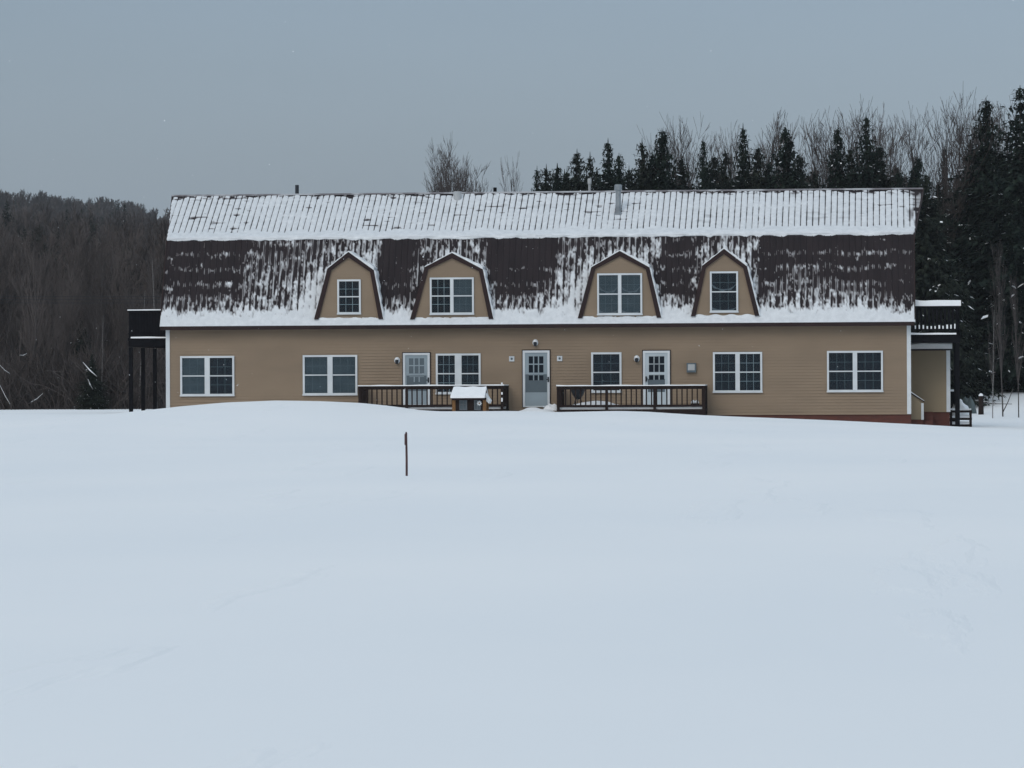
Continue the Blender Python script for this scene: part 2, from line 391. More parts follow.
# rake trims and fascia
for side, X in ((-1, RXL), (1, RXR)):
    tr = MB()
    for a, b_, f0, f1 in (((YR, ZR), (YK, ZK), FL, 0), ((YK, ZK), (YE, ZE), 0, 0), ((YR, ZR), (YKb, ZK), FL, 0), ((YKb, ZK), (YEb, ZE), 0, 0)):
        q = []
        for s, f in ((0, f0), (1, f1)):
            for dx in (.003, .035):
                for o in (.034, -.17): q.append(slope_pt(X+side*(f+dx), a, b_, s, o))
        # q: s0[in top, in bot, out top, out bot], s1[...]
        tr.quad(q[0], q[2], q[6], q[4]); tr.quad(q[1], q[5], q[7], q[3]); tr.quad(q[0], q[4], q[5], q[1]); tr.quad(q[2], q[3], q[7], q[6]); tr.quad(q[0], q[1], q[3], q[2]); tr.quad(q[4], q[6], q[7], q[5])
    tr.build('rake_trim', m_fascia, roof)
g = MB(); g.box(RXL-.0, RXR+.0, YE-.045, YE-.004, ZE-.165, ZE-.012); g.build('eave_fascia', m_fascia, roof)

# snow on the roof: thickness fields
def snow_sheet(name, a, b_, s0, s1, ns, hfun, flare):
    xs = np.arange(RXL-FL, RXR+FL, RIB/7); xs = xs-((xs[0]-(RXL+RIB*.5)) % (RIB/7))+0
    sv = np.linspace(s0, s1, ns)
    X, S = np.meshgrid(xs, sv, indexing='ij')
    H = hfun(X, S)
    fl = FL*(1-S) if flare else 0*S
    inside = (X > RXL-fl-.02) & (X < RXR+fl+.02)
    H = np.where(inside, H, -.05)
    Y = a[0]+(b_[0]-a[0])*S; Z = a[1]+(b_[1]-a[1])*S
    ny_, nz_ = (b_[1]-a[1]), -(b_[0]-a[0]); L = math.hypot(ny_, nz_); ny_, nz_ = ny_/L, nz_/L
    if nz_ < 0: ny_, nz_ = -ny_, -nz_
    V = np.stack([X, Y+ny_*H, Z+nz_*H], -1).reshape(-1, 3)
    n0, n1_ = X.shape; ix = np.arange(n0*n1_).reshape(n0, n1_)
    Fq = np.stack([ix[:-1, :-1], ix[:-1, 1:], ix[1:, 1:], ix[1:, :-1]], -1).reshape(-1, 4)
    hm = H.reshape(-1)[Fq].max(1); Fq = Fq[hm > -.004]
    me = np_mesh(name, V, Fq, m_roofsnow, smooth=True)
    at_ = me.attributes.new('thickness', 'FLOAT', 'POINT'); at_.data.foreach_set('value', H.reshape(-1).astype(np.float32))
    return link(name, me, roof)
def ribdist(X): return np.abs((X-(RXL+RIB*.5)+RIB/2) % RIB-RIB/2)
def panel_id(X): return np.floor((X-(RXL+RIB*.5))/RIB)
sN = np.linspace(0, 1, 2)
pxA, pxB = to_px(RXL, YK, ZK-1.5)[0], to_px(RXR, YK, ZK-1.5)[0]
def Xpx(X): return pxA+(X-RXL)/(RXR-RXL)*(pxB-pxA)
def h_upper(X, S):
    h = .034+.022*(N1(X*.8, S*6)-.4)+.02*(N2(X*3.1, S*25)-.5)
    rd = ribdist(X); px = Xpx(X)
    pid = panel_id(X+RIB/2)
    end = .80+.16*N3(pid*.37, 3.3)+.05*(N4(pid*7.7, 1.5)-.5)
    gap = (1-ss(.012, .034, rd))*ss(0, .05, end-S)*(.85+.3*N4(pid*3.3, S*5))
    h = h-.036*gap
    # ragged melt under the ridge, stronger at the ends and the middle
    rag = np.interp(px, [160, 200, 300, 420, 520, 600, 760, 860, 915], [.15, .17, .08, .12, .13, .10, .12, .15, .20])
    nn = N1(X*4.3+9, S*26)*.6+N2(X*11, S*45)*.4
    h = h-.16*(1-ss(0, rag, S))*ss(.40, .66, nn)*.30-.012*(1-ss(.01, .05, S))
    # scattered dark crumbs where the crust cracked
    c = N3(X*2.3+50, S*22+7); h = h-.030*ss(.80, .90, c)*(N4(X*.35+2, S*3) > .62)*(1-ss(.9, 1, S))
    band = (np.abs(((S*9+N4(pid*5.1, 9)*4) % 3)-1) < .10)*(N4(pid*1.7+.5, np.floor(S*3)*2.7) > .86)
    h = h-.024*band*(S < .6)
    # right hand end is scoured
    h = h-.034*ss(900, 918, px)*ss(.35, .75, N2(X*9, S*5)+.35*(1-S))*(1-ss(.8, .9, S))
    h = h+.05*ss(.80, 1, S)
    return np.where(S > 1.004, np.minimum(h, .05)*0+.03+.03*N1(X*3, 1), h)
snow_sheet('snow_cover', (YR, ZR), (YK, ZK), .012, 1.008, 84, h_upper, True)
# rolled lip of snow along the knee
lp = []
xs = np.arange(RXL-.02, RXR+.02, .06)
def lip(name, xs, Yc, Zc, ry, rz, seed, n=9, par=roof, m=m_snowroof, drip=.05):
    r = np.random.default_rng(seed); th = np.linspace(-.5*math.pi-.9, .5*math.pi+.6, n)
    V = []; 
    dn = np.array([N1(x*3.1+seed, seed) for x in xs]); dr = np.array([N2(x*4.27+seed, 1.5) for x in xs])
    for x, a, c in zip(xs, dn, dr):
        for t_ in th:
            yy = -math.cos(t_)*ry*(.75+.5*a); zz = math.sin(t_)*rz*(.8+.4*a)
            if zz < 0: zz -= drip*max(0, c-.35)
            V.append((x, Yc+yy, Zc+zz))
    V = np.array(V); m0 = len(xs); ix = np.arange(m0*n).reshape(m0, n)
    Fq = np.stack([ix[:-1, :-1], ix[1:, :-1], ix[1:, 1:], ix[:-1, 1:]], -1).reshape(-1, 4)
    return link(name, np_mesh(name, V, Fq, m, smooth=True), par)
lip('snow_lip', xs, YK+.0, ZK+.015, .045, .045, 11, drip=.17)

colpx = [160,175,200,240,255,275,290,303,318,335,350,365,378,386,390,410,420,432,450,475,488,497,502,520,545,558,575,590,620,650,661,668,672,690,700,715,735,750,759,764,785,815,845,870,900,916]
rows = [0, 6, 16, 26, 38, 54, 67, 78]
def zone(p):
    # coverage by rows for a column of roof at photo column p (bare 0 .. covered 1)
    k = [(160,[.02,.02,.16,.18,.14,.20,.45,1]),(245,[.02,.02,.16,.20,.18,.26,.50,1]),(252,[.28,.26,.28,.30,.36,.44,.60,1]),(290,[.30,.30,.34,.40,.50,.52,.62,1]),
         (303,[.30,.32,.36,.40,.50,.62,.80,1]),(314,[.28,.30,.36,.62,.78,.90,1,1]),(330,[.32,.40,.52,.66,.8,.9,1,1]),(350,[.36,.48,.66,.7,.8,.9,1,1]),(376,[.45,.58,.72,.72,.70,.75,.85,1]),
         (383,[.50,.56,.50,.34,.40,.50,.62,1]),(387,[.02,.0,.02,.04,.08,.16,.42,1]),(412,[.0,.0,.02,.04,.06,.16,.45,1]),(419,[.12,.14,.3,.34,.36,.44,.62,1]),
         (432,[.30,.36,.5,.66,.7,.7,.8,1]),(452,[.34,.48,.64,.7,.8,.8,.9,1]),(478,[.42,.56,.60,.6,.62,.7,.8,1]),(489,[.34,.34,.40,.52,.56,.66,.80,1]),(494,[.02,.02,.05,.05,.12,.34,.62,1]),
         (520,[.0,.0,.08,.06,.12,.12,.45,1]),(545,[.0,.0,.02,.04,.10,.30,.56,1]),(559,[.03,.04,.10,.18,.30,.46,.62,1]),(564,[.30,.32,.36,.40,.46,.56,.72,1]),(580,[.32,.34,.42,.56,.72,.84,.9,1]),(600,[.34,.40,.54,.7,.8,.9,1,1]),
         (622,[.36,.46,.66,.7,.8,.9,1,1]),(650,[.44,.56,.66,.66,.70,.72,.8,1]),(662,[.50,.56,.56,.56,.60,.66,.78,1]),(667,[.30,.30,.22,.12,.10,.16,.50,1]),(690,[.05,.08,.18,.16,.08,.08,.40,1]),(699,[.20,.22,.38,.34,.40,.42,.62,1]),
         (712,[.32,.44,.60,.66,.7,.72,.8,1]),(728,[.38,.52,.72,.7,.8,.8,.9,1]),(752,[.50,.60,.66,.66,.64,.64,.78,1]),(759,[.44,.50,.50,.50,.52,.56,.70,1]),(764,[.02,.02,.10,.12,.14,.16,.42,1]),
         (780,[.0,.02,.18,.20,.24,.34,.60,1]),(805,[.0,.02,.16,.24,.34,.40,.62,1]),(830,[.0,.02,.16,.20,.24,.32,.60,1]),(860,[.0,.02,.18,.20,.18,.28,.52,1]),(900,[.02,.04,.18,.22,.10,.20,.42,1]),(908,[.02,.04,.12,.16,.08,.14,.34,.95]),(917,[0,0,0,0,0,0,.2,.8])]
    return k
zk = zone(0); zx = np.array([a for a, _ in zk]); zv = np.array([v for _, v in zk])
def h_lower(X, S):
    px = Xpx(X)+S*0; yy = S*87
    wob = (N1(px/9., yy/11.)-.5)*7
    pp = px+wob*.45
    cols = np.stack([np.interp(pp, zx, zv[:, r]) for r in range(8)], -1)
    yw = np.clip(yy+(N2(px/6.1*.9, yy/9.)-.5)*8, 0, 78)
    ri = np.interp(yw, rows, np.arange(8)); r0 = np.clip(ri.astype(int), 0, 6); fr = ri-r0
    c = np.take_along_axis(cols, r0[..., None], -1)[..., 0]*(1-fr)+np.take_along_axis(cols, (r0+1)[..., None], -1)[..., 0]*fr
    pid = panel_id(X)
    rd = ribdist(X)
    # dabs of snow held in rows on the screw lines, one per pan
    dabzone = np.clip((.42-c)/.2, 0, 1)
    rowm = np.exp(-(((yy+4.5*(N3(pid*1.3, 4)-.5)+5*(N1(px/31., 2.2)-.5)-18+7.5) % 15-7.5)/3.4)**2)*(.55+.8*N4(pid*3.9, yy/9))
    c = c+dabzone*(.27*rowm-.10)*(c > .05)
    n = .38*N1(pid*5.37+3, yy/6.5)+.28*N2(px/1.7, yy/5.0)+.34*N4(px/.95, yy/2.0)
    h = c+(n-.5)*1.25-.46
    # snow clinging to ribs in the streaky zones
    rib = (1-ss(.018, .05, rd))*(c > .22)*(N3(pid*2.9, yy/30.+pid) > .30)
    h = np.maximum(h, .30*rib*np.clip(c*2.2, 0, 1)-.04+.12*(N4(px/2, yy/4)-.6))
    # rib edges show dark where the cover is heavier
    dk = (1-ss(.006, .026, np.abs(((X-(RXL+RIB*.5)-.05+RIB/2) % RIB)-RIB/2)))*(1-ss(70, 74, yy))*ss(.4, .5, c)
    h = h-dk*.55
    thick = .030+.022*ss(66, 84, yy)
    h = np.clip(h*.075, -.03, 1); h = np.minimum(h, thick*(.85+.3*N1(px/8, yy/8)))
    full = ss(76.5, 82, yy+4.5*(N1(pid*.83, 7)-.5)+5*(N2(px/2.2, 3)-.5)-3*ss(890, 915, px))
    return np.where(full > .02, np.maximum(h, full*thick), h)
snow_sheet('snow_cover', (YK, ZK), (YE, ZE), .005, 1.012, 100, h_lower, False)
lip('snow_lip', np.arange(RXL-.03, RXR+.03, .06), YE+.02, ZE+.02, .055, .055, 23, drip=.03)

# ---------------------------------------------------------------- windows
def frame_boxes(mb, x0, x1, z0, z1, w_, y0, y1, wb=None):
    wb = wb or w_
    mb.box(x0, x0+w_, y0, y1, z0, z1); mb.box(x1-w_, x1, y0, y1, z0, z1)
    mb.box(x0+w_, x1-w_, y0, y1, z1-w_, z1); mb.box(x0+w_, x1-w_, y0, y1, z0, z0+wb)
def window(px0, px1, py0, py1, Y, parent, dbl, name='window', styles=('d', 'd'), mull=None, fw_=.075):
    """styles: per sash column: d dark, w dark with white grille, b pale blind, s swag curtain"""
    x0, x1, z0, z1 = rect(px0, px1, py0, py1, Y)
    fr = MB(); frame_boxes(fr, x0, x1, z0, z1, fw_, Y-.075, Y-.015)
    fr.box(x0-.015, x1+.015, Y-.10, Y-.0755, z0-.02, z0+.035)
    spans = [(x0+fw_, x1-fw_)]
    if dbl:
        mw = mull or .12; xm = (x0+x1)/2; fr.box(xm-mw/2, xm+mw/2, Y-.071, Y-.015, z0+fw_, z1-fw_)
        spans = [(x0+fw_, xm-mw/2), (xm+mw/2, x1-fw_)]
    zm = (z0+z1)/2
    sub = parent is not house
    zt = zm+.0
    for (a, b_) in spans: fr.box(a, b_, Y-.060, Y-.03, zt-.022, zt+.022)
    wo = fr.build('window_frame' if sub else 'window', m_trim, parent)
    host = parent if sub else wo
    for k, (a, b_) in enumerate(spans):
        st = styles[k % len(styles)]
        bk = MB(); bk.box(a, b_, Y-.019, Y-.0155, z0+fw_, z1-fw_)
        bk.build('blind' if st in 'bt' else 'dark_interior', m_backl if st in 'bt' else m_back, host)
        gr = MB(); gm = m_munt if st == 'w' else m_muntd
        gw = .022 if st == 'w' else .016
        for i in (1, 2):
            xx = a+(b_-a)*i/3; gr.box(xx-gw/2, xx+gw/2, Y-.029, Y-.0235, z0+fw_, z1-fw_)
        for zz in (z0+fw_+(zm-z0-fw_)/2, zm+(z1-fw_-zm)/2):
            gr.box(a, b_, Y-.030, Y-.0225, zz-gw/2, zz+gw/2)
        gr.build('grille', gm, host)
        if st in 'st':
            n = 14
            for zt_, dz in ((zm+.10, .20), (z0+fw_+.02, .10)):
                cu = MB()
                pt = [(a+(b_-a)*i/n, zt_+dz*(abs(2*i/n-1)**2.2)) for i in range(n+1)]
                pb = [(x, z-.06-.03*math.sin(i*1.3)) for i, (x, z) in enumerate(pt)]
                for i in range(n):
                    cu.prism([pb[i], pb[i+1], pt[i+1], pt[i]], Y-.0225, Y-.0205)
                cu.build('curtain', m_curtain, host)
        gl = MB(); gl.box(a, b_, Y-.040, Y-.036, z0+fw_, z1-fw_); gl.build('pane', m_glass, host)
    return wo
window(180.5, 234.5, 356, 395.8, 0, house, True, styles=('b', 'd'), mull=.20)
window(303, 357.5, 355, 395, 0, house, True, styles=('b', 'b'), mull=.20)
window(436, 480.8, 353.5, 393.8, 0, house, True, styles=('w', 'd'), mull=.26)
window(591.3, 621.6, 352.3, 392.3, 0, house, False, styles=('d',))
window(713, 762.3, 352, 392.3, 0, house, True, styles=('d', 'w'), mull=.17)
window(827, 883, 350.8, 391.7, 0, house, True, styles=('d', 'd'), mull=.17)

# ---------------------------------------------------------------- doors
def door(px0, px1, py0, py1, slabm, left_handle, screen, panes, dark=None):
    x0, x1, z0, z1 = rect(px0, px1, py0, py1, 0)
    d = MB(); frame_boxes(d, x0, x1, z0, z1, .085, -.085, -.016, wb=.04)
    root = d.build('door', m_trim, house)
    o = MB(); frame_boxes(o, x0-.035, x1+.035, z0, z1+.035, .034, -.055, -.0155, wb=.03); o.build('door_casing', m_fascia, root)
    s = MB(); s.box(x0+.086, x1-.086, -.050, -.018, z0+.041, z1-.086); s.build('door_slab', slabm, root)
    def r2(a, b_, c, e): return rect(a, b_, c, e, 0)
    a, b_, c, e = r2(*screen); s = MB(); s.box(a, b_, -.0545, -.0505, c, e); s.build('storm_screen', m_screen, root)
    for q in panes:
        a, b_, c, e = r2(*q[:4]); s = MB(); s.box(a, b_, -.0585, -.0550, c, e); s.build('pane', dark or m_back, root)
        g_ = MB()
        for i in (1, 2):
            xx = a+(b_-a)*i/3; g_.box(xx-.022, xx+.022, -.066, -.0588, c, e)
        g_.box(a, b_, -.067, -.0587, e-.02, e)
        if q[4]: zz = (c+e)/2; g_.box(a, b_, -.067, -.0587, zz-.022, zz+.022)
        g_.build('grille', m_door2 if slabm is m_door2 else m_munt, root)
    hx = x0+.12 if left_handle else x1-.05
    zz = P(540, 379.5, 0).z
    h = MB(); h.box(hx-.03, hx+.03, -.10, -.086 if not left_handle else -.051, zz-.10, zz+.10); h.tube([(hx, -.10, zz), (hx, -.15, zz), (hx-.07*(-1 if left_handle else 1), -.15, zz)], [.02, .02, .02])
    h.build('handle', m_blackmetal, root)
    return root
door(403.3, 430, 353, 405.5, m_door2, False, (406.8, 426.6, 375.5, 391), [(409.2, 424.3, 357.8, 373.4, True), (409.5, 424.3, 376.4, 382, False)], m_screen)
door(523, 549.8, 350.5, 407, m_door2, False, (525.6, 547, 374.3, 392.3), [(528.9, 543.5, 355.8, 372.6, True), (528.9, 543.5, 374.6, 380.3, False)])
door(643.2, 670, 350.8, 405.5, m_door, True, (648, 665, 379, 392), [(649, 664.4, 356, 372, True), (649, 664.4, 374.6, 379.8, False)])

# ---------------------------------------------------------------- dormers
def roofY(z): return YE+(z-ZE)/(ZK-ZE)*(YK-YE)
def dormer(peak, bl, br, basel, baser, win, dbl, styles):
    Yf = -.36; w3 = lambda p: (P(p[0], p[1], Yf).x, P(p[0], p[1], Yf).z)
    pk, l, r, b0, b1 = [w3(p) for p in (peak, bl, br, basel, baser)]
    zb = (b0[1]+b1[1])/2-.03
    b0 = (b0[0], zb); b1 = (b1[0], zb)
    tw = .165
    # inner outline (wall)
    def inset(p, c, k=tw):
        v = Vector((c[0]-p[0], c[1]-p[1])); v.normalize(); return (p[0]+v.x*k, p[1]+v.y*k)
    cx = (b0[0]+b1[0])/2
    ib0 = (b0[0]+tw*1.05, zb); ib1 = (b1[0]-tw*1.05, zb); il = (l[0]+tw*.86, l[1]-tw*.42); ir = (r[0]-tw*.86, r[1]-tw*.42); ip = (pk[0], pk[1]-tw*1.22)
    wall = MB()
    poly = [ib0, ib1, ir, ip, il]
    wall.prism(poly, Yf+.03, Yf+.11)
    # clapboard lips
    z = zb+.1
    while z < ip[1]-.12:
        def xat(z_, bb, ii, s):
            if z_ < ii[1]: t_ = (z_-bb[1])/(ii[1]-bb[1]); return bb[0]+(ii[0]-bb[0])*t_
            t_ = (z_-ii[1])/(ip[1]-ii[1]); return ii[0]+(ip[0]-ii[0])*t_
        xa, xb = xat(z, ib0, il, 1)+.02, xat(z, ib1, ir, 1)-.02
        if xb-xa > .2: wall.box(xa, xb, Yf+.019, Yf+.029, z, z+.018)
        z += .108
    d = wall.build('dormer', m_siding, house)
    # trim boards
    tr = MB()
    for o0, o1, i0, i1 in ((b0, l, ib0, il), (l, pk, il, ip), (pk, r, ip, ir), (r, b1, ir, ib1)):
        tr.prism([o0, i0, i1, o1] if o0[0] < cx and o1[0] <= cx+.01 else [i0, o0, o1, i1], Yf-.06, Yf+.06)
    tr.build('rake_trim', m_fascia, d)
    # little roof running back into the big one, snow on its upper planes
    rb = MB(); sc = MB()
    def back(p):
        zz = p[1]
        if zz < ZK: return roofY(zz)+.05
        return YK+(zz-ZK)/(ZR-ZK)*(YR-YK)+.3
    out_ = [b0, l, pk, r, b1]
    for a, c in zip(out_, out_[1:]):
        rb.quad((a[0], Yf-.065, a[1]), (c[0], Yf-.065, c[1]), (c[0], back(c)+.3, c[1]), (a[0], back(a)+.3, a[1]))
    rb.build('dormer_roof', m_brown, d)
    for a, c, k0, k1 in ((l, pk, .035, .05), (pk, r, .05, .13)):
        n = 10
        for i in range(n):
            p0 = [a[j]+(c[j]-a[j])*i/n for j in (0, 1)]; p1 = [a[j]+(c[j]-a[j])*(i+1)/n for j in (0, 1)]
            h0 = k0+(k1-k0)*i/n+.02*math.sin(i*1.7); h1 = k0+(k1-k0)*(i+1)/n+.02*math.sin((i+1)*1.7)
            y0_, y1_ = Yf-.05, max(back(p0), back(p1))+.1
            T = [(p0[0], y0_, p0[1]+h0), (p1[0], y0_, p1[1]+h1), (p1[0], y1_, p1[1]+h1), (p0[0], y1_, p0[1]+h0)]
            B = [(p0[0], y0_-.005, p0[1]+.005), (p1[0], y0_-.005, p1[1]+.005)]
            sc.quad(*T); sc.quad(B[0], B[1], T[1], T[0])
            if i == n-1: sc.quad(B[1], (p1[0], y1_, p1[1]), T[2], T[1])
            if i == 0: sc.quad(B[0], T[0], T[3], (p0[0], y1_, p0[1]))
    # snow along the steep right flank and drift at the sill
    for i in range(12):
        t0, t1 = i/12, (i+1)/12; q0 = [r[j]+(b1[j]-r[j])*t0 for j in (0, 1)]; q1 = [r[j]+(b1[j]-r[j])*t1 for j in (0, 1)]
        e0 = .05+.02*math.sin(i*2.1); e1 = .05+.02*math.sin((i+1)*2.1)
        sc.quad((q0[0]+.004, Yf-.04, q0[1]), (q1[0]+.004, Yf-.04, q1[1]), (q1[0]+e1, Yf-.02, q1[1]), (q0[0]+e0, Yf-.02, q0[1]))
        sc.quad((q0[0]+e0, Yf-.02, q0[1]), (q1[0]+e1, Yf-.02, q1[1]), (q1[0]+e1, back(q1)+.1, q1[1]), (q0[0]+e0, back(q0)+.1, q0[1]))
    sc.build('snow_cap', m_snowroof, d)
    dr = MB(); n = 26; x0_, x1_ = ib0[0], ib1[0]
    for i in range(n):
        xa = x0_+(x1_-x0_)*i/n; xb = x0_+(x1_-x0_)*(i+1)/n
        ha = zb+.045+.03*math.sin(i*.9); hb = zb+.045+.03*math.sin((i+1)*.9)
        dr.quad((xa, Yf-.02, zb-.1), (xb, Yf-.02, zb-.1), (xb, Yf+.0, hb), (xa, Yf+.0, ha)); dr.quad((xa, Yf, ha), (xb, Yf, hb), (xb, Yf+.035, hb), (xa, Yf+.035, ha))
    dr.build('snow_drift', m_snowroof, d)
    window(*win, Yf+.035, d, dbl, styles=styles, mull=.13, fw_=.07)
    return d
dormer((348.5, 252), (327.6, 268.7), (373.9, 270.2), (314.2, 318.6), (383.2, 318.2), (337.5, 361, 279.5, 314), False, ('w',))
dormer((452, 253), (424.7, 267.3), (482.8, 269.4), (410.2, 318.5), (493.4, 318.3), (430, 474, 277.5, 314.4), True, ('w', 'b'))
dormer((619.8, 251), (591.4, 267.3), (649.5, 267.5), (577.9, 317.4), (661.3, 316.8), (597.3, 642.3, 273.3, 314.8), True, ('t', 't'))
dormer((724, 248.9), (702.3, 265.8), (746.9, 266.3), (691, 315.2), (759.4, 315.2), (710, 738.2, 271.4, 312.2), False, ('s',))

# ---------------------------------------------------------------- chimneys and vents
def pipe(px, ytop, ybase, Y, rad, m, cap=False, name='vent_pipe', flange=False):
    a = P(px, ytop, Y); b_ = P(px, ybase, Y)
    o = MB(); o.tube([(a.x, Y, b_.z-.25), (a.x, Y, a.z)], [rad, rad], 14)
    if cap:
        h = a.z; o.lathe((a.x, Y, h-.22), [(rad*1.05, 0), (rad*1.45, .02), (rad*1.45, .20), (rad*1.1, .24)], 14)
    if flange:
        o.lathe((a.x, Y, b_.z-.02), [(rad*2.0, -.02), (rad*1.9, .02), (rad*1.1, .12)], 14)
    return o.build(name, m, roof)
pipe(297, 185, 195, 4.6, .075, m_blackmetal)
pipe(618.2, 185, 214.5, 2.75, .105, m_grey, True, 'chimney', True)
pipe(589.5, 179, 192, 5.2, .055, m_greylt, True)
pipe(457.5, 191.5, 196, 3.9, .16, m_greylt, False)
pipe(495, 187.5, 193, 5.3, .07, m_black)
# wall lamps, vents, meter
def wall_lamp(px, py):
    c = P(px, py, 0)
    o = MB(); n = 16
    o.prism([(c.x+.11*math.cos(2*math.pi*k/n), c.z+.13*math.sin(2*math.pi*k/n)) for k in range(n)], -.045, -.014)
    l = o.build('wall_lamp', m_trim, house)
    q = MB(); q.tube([(c.x, -.045, c.z+.05), (c.x, -.13, c.z+.06), (c.x, -.15, c.z)], [.015]*3); q.lathe((c.x, -.15, c.z-.14), [(.03, 0), (.055, .02), (.07, .13), (.02, .17)], 8)
    q.build('lantern', m_blackmetal, l)
    s = MB(); s.lathe((c.x, -.13, c.z+.03), [(.07, 0), (.075, .03), (.03, .07)], 8); s.build('snow_cap', m_snow, l)
wall_lamp(397.2, 360.4); wall_lamp(535.4, 342.6); wall_lamp(636.8, 358.6)
for px, py in ((511.8, 358.8), (559.7, 358.5)):
    c = P(px, py, 0); o = MB(); frame_boxes(o, c.x-.10, c.x+.10, c.z-.10, c.z+.10, .03, -.05, -.014); o.box(c.x-.07, c.x+.07, -.03, -.015, c.z-.07, c.z+.07)
    v = o.build('wall_vent', m_trim, house)
    q = MB(); n = 12; q.prism([(c.x+.045*math.cos(2*math.pi*k/n), c.z+.045*math.sin(2*math.pi*k/n)) for k in range(n)], -.042, -.0305); q.build('vent_flap', m_screen, v)
a, b_, c, e = rect(686.8, 696.2, 363, 372.4, 0); o = MB(); o.box(a, b_, -.14, -.014, c, e); mt = o.build('meter_box', m_screen, house)
o = MB(); o.box(a+.05, b_-.05, -.152, -.141, c+.08, e-.05); o.build('meter_face', m_greylt, mt)

# ---------------------------------------------------------------- balconies on the gable ends
def snow_strip(mb, x0, x1, y0, y1, z, h, seed=0, n=None, gap=0):
    n = n or max(2, int(abs(x1-x0)/.12)+1)
    xs_ = [x0+(x1-x0)*i/n for i in range(n+1)]
    hs = [h*(.7+.6*float(N1(x*1.9+seed, seed+.5))) for x in xs_]
    ins = min(h*.45, (y1-y0)*.25)
    for i in range(n):
        a, b2, ha, hb = xs_[i], xs_[i+1], hs[i], hs[i+1]
        mb.quad((a, y0, z), (b2, y0, z), (b2, y0+ins*.3, z+hb*.7), (a, y0+ins*.3, z+ha*.7))
        mb.quad((a, y0+ins*.3, z+ha*.7), (b2, y0+ins*.3, z+hb*.7), (b2, y0+ins*1.6, z+hb), (a, y0+ins*1.6, z+ha))
        mb.quad((a, y0+ins*1.6, z+ha), (b2, y0+ins*1.6, z+hb), (b2, y1, z+hb), (a, y1, z+ha))
        mb.quad((b2, y1, z), (a, y1, z), (a, y1, z+ha), (b2, y1, z+hb))
    mb.quad((x0, y0, z), (x0, y0, z+hs[0]*.6), (x0, y1, z+hs[0]), (x0, y1, z)); mb.quad((x1, y0, z), (x1, y1, z), (x1, y1, z+hs[-1]), (x1, y0, z+hs[-1]*.6))
def balcony(side):
    Y0, Y1 = .45, 5.65
    if side < 0:
        xo = P(128, 380, Y0).x; xi = XL-.003; zt = P(145, 310.5, Y0).z; zf = P(145, 338, Y0).z
    else:
        xo = P(960.5, 380, Y0).x; xi = XR+.003; zt = P(940, 306, Y0).z; zf = P(940, 334, Y0).z
    xa, xb = min(xo, xi), max(xo, xi)
    pl = MB(); pl.box(xa, xb, Y0, Y1, zf-.10, zf); pl.box(xa+.02, xb, Y0+.02, Y0+.07, zf-.34, zf-.101); pl.box(xa+.02, xb, Y1-.07, Y1-.02, zf-.34, zf-.101)
    xbm = xo+.02*(-side) ; pl.box(min(xbm, xbm-side*.06), max(xbm, xbm-side*.06), Y0+.075, Y1-.075, zf-.34, zf-.101)
    root = pl.build('balcony', m_black, house)
    r = MB(); r.box(xa, xb, Y0, Y0+.12, zt-.07, zt); r.box(xa+.02, xb, Y0+.03, Y0+.08, zf+.14, zf+.2)
    ox = (xo, xo-side*.12); r.box(min(ox), max(ox), Y0+.121, Y1, zt-.07, zt); ox2 = (xo-side*.03, xo-side*.08); r.box(min(ox2), max(ox2), Y0+.121, Y1, zf+.14, zf+.2)
    r.build('railing', m_black, root)
    if side < 0: # close boarded
        k = xa+.03
        while k < xb-.05:
            q = MB(); q.box(k, k+.105, Y0+.04, Y0+.07, zf+.005, zt-.071); q.build('railing_board', m_black, root); k += .112
    else:
        k = xa+.05
        while k < xb-.05:
            q = MB(); q.box(k, k+.095, Y0+.035, Y0+.075, zf+.201, zt-.071); q.build('railing_board', m_black, root); k += .15
        k = xa+.05+.095; s = MB()
        while k < xb-.1:
            hh = .10+.09*random.random(); s.box(k+.005, k+.05+.02*random.random(), Y0+.02, Y0+.09, zf+.201, zf+.201+hh); k += .15
        s.build('snow_tufts', m_snow, root)
    q = MB(); k = Y0+.15
    while k < Y1: q.box(min(ox2), max(ox2), k, k+.09, zf+.005, zt-.071); k += .13
    q.build('side_railing', m_black, root)
    for yp in ((Y0+.02), (Y0+Y1)/2-.08, Y1-.2):
        p = MB(); px_ = (xo-side*.01, xo-side*.19); p.box(min(px_)+.02, max(px_)-.02, yp+.0, yp+.14, ZG, zf-.36 if True else 0); p.build('post', m_black, root)
    s = MB()
    if side > 0:
        snow_strip(s, xa, xb+.03, Y0-.04, Y0+.20, zt+.002, .22, 3)
        s2 = MB(); snow_strip(s2, xa+.0, xb-.15, Y0-.02, Y0+.03, zf-.02, .07, 5, n=14); s2.build('snow_on_floor', m_snow, root)
    else:
        snow_strip(s, xa-.01, xb-.25, Y0-.01, Y0+.13, zt+.002, .045, 3)
        s2 = MB(); snow_strip(s2, xa+.12, xb+.0, Y0-.03, Y0+.03, zf-.01, .06, 6, n=14); s2.build('snow_on_floor', m_snow, root)
    s.build('snow_on_rail', m_snow, root)
balcony(-1); balcony(1)

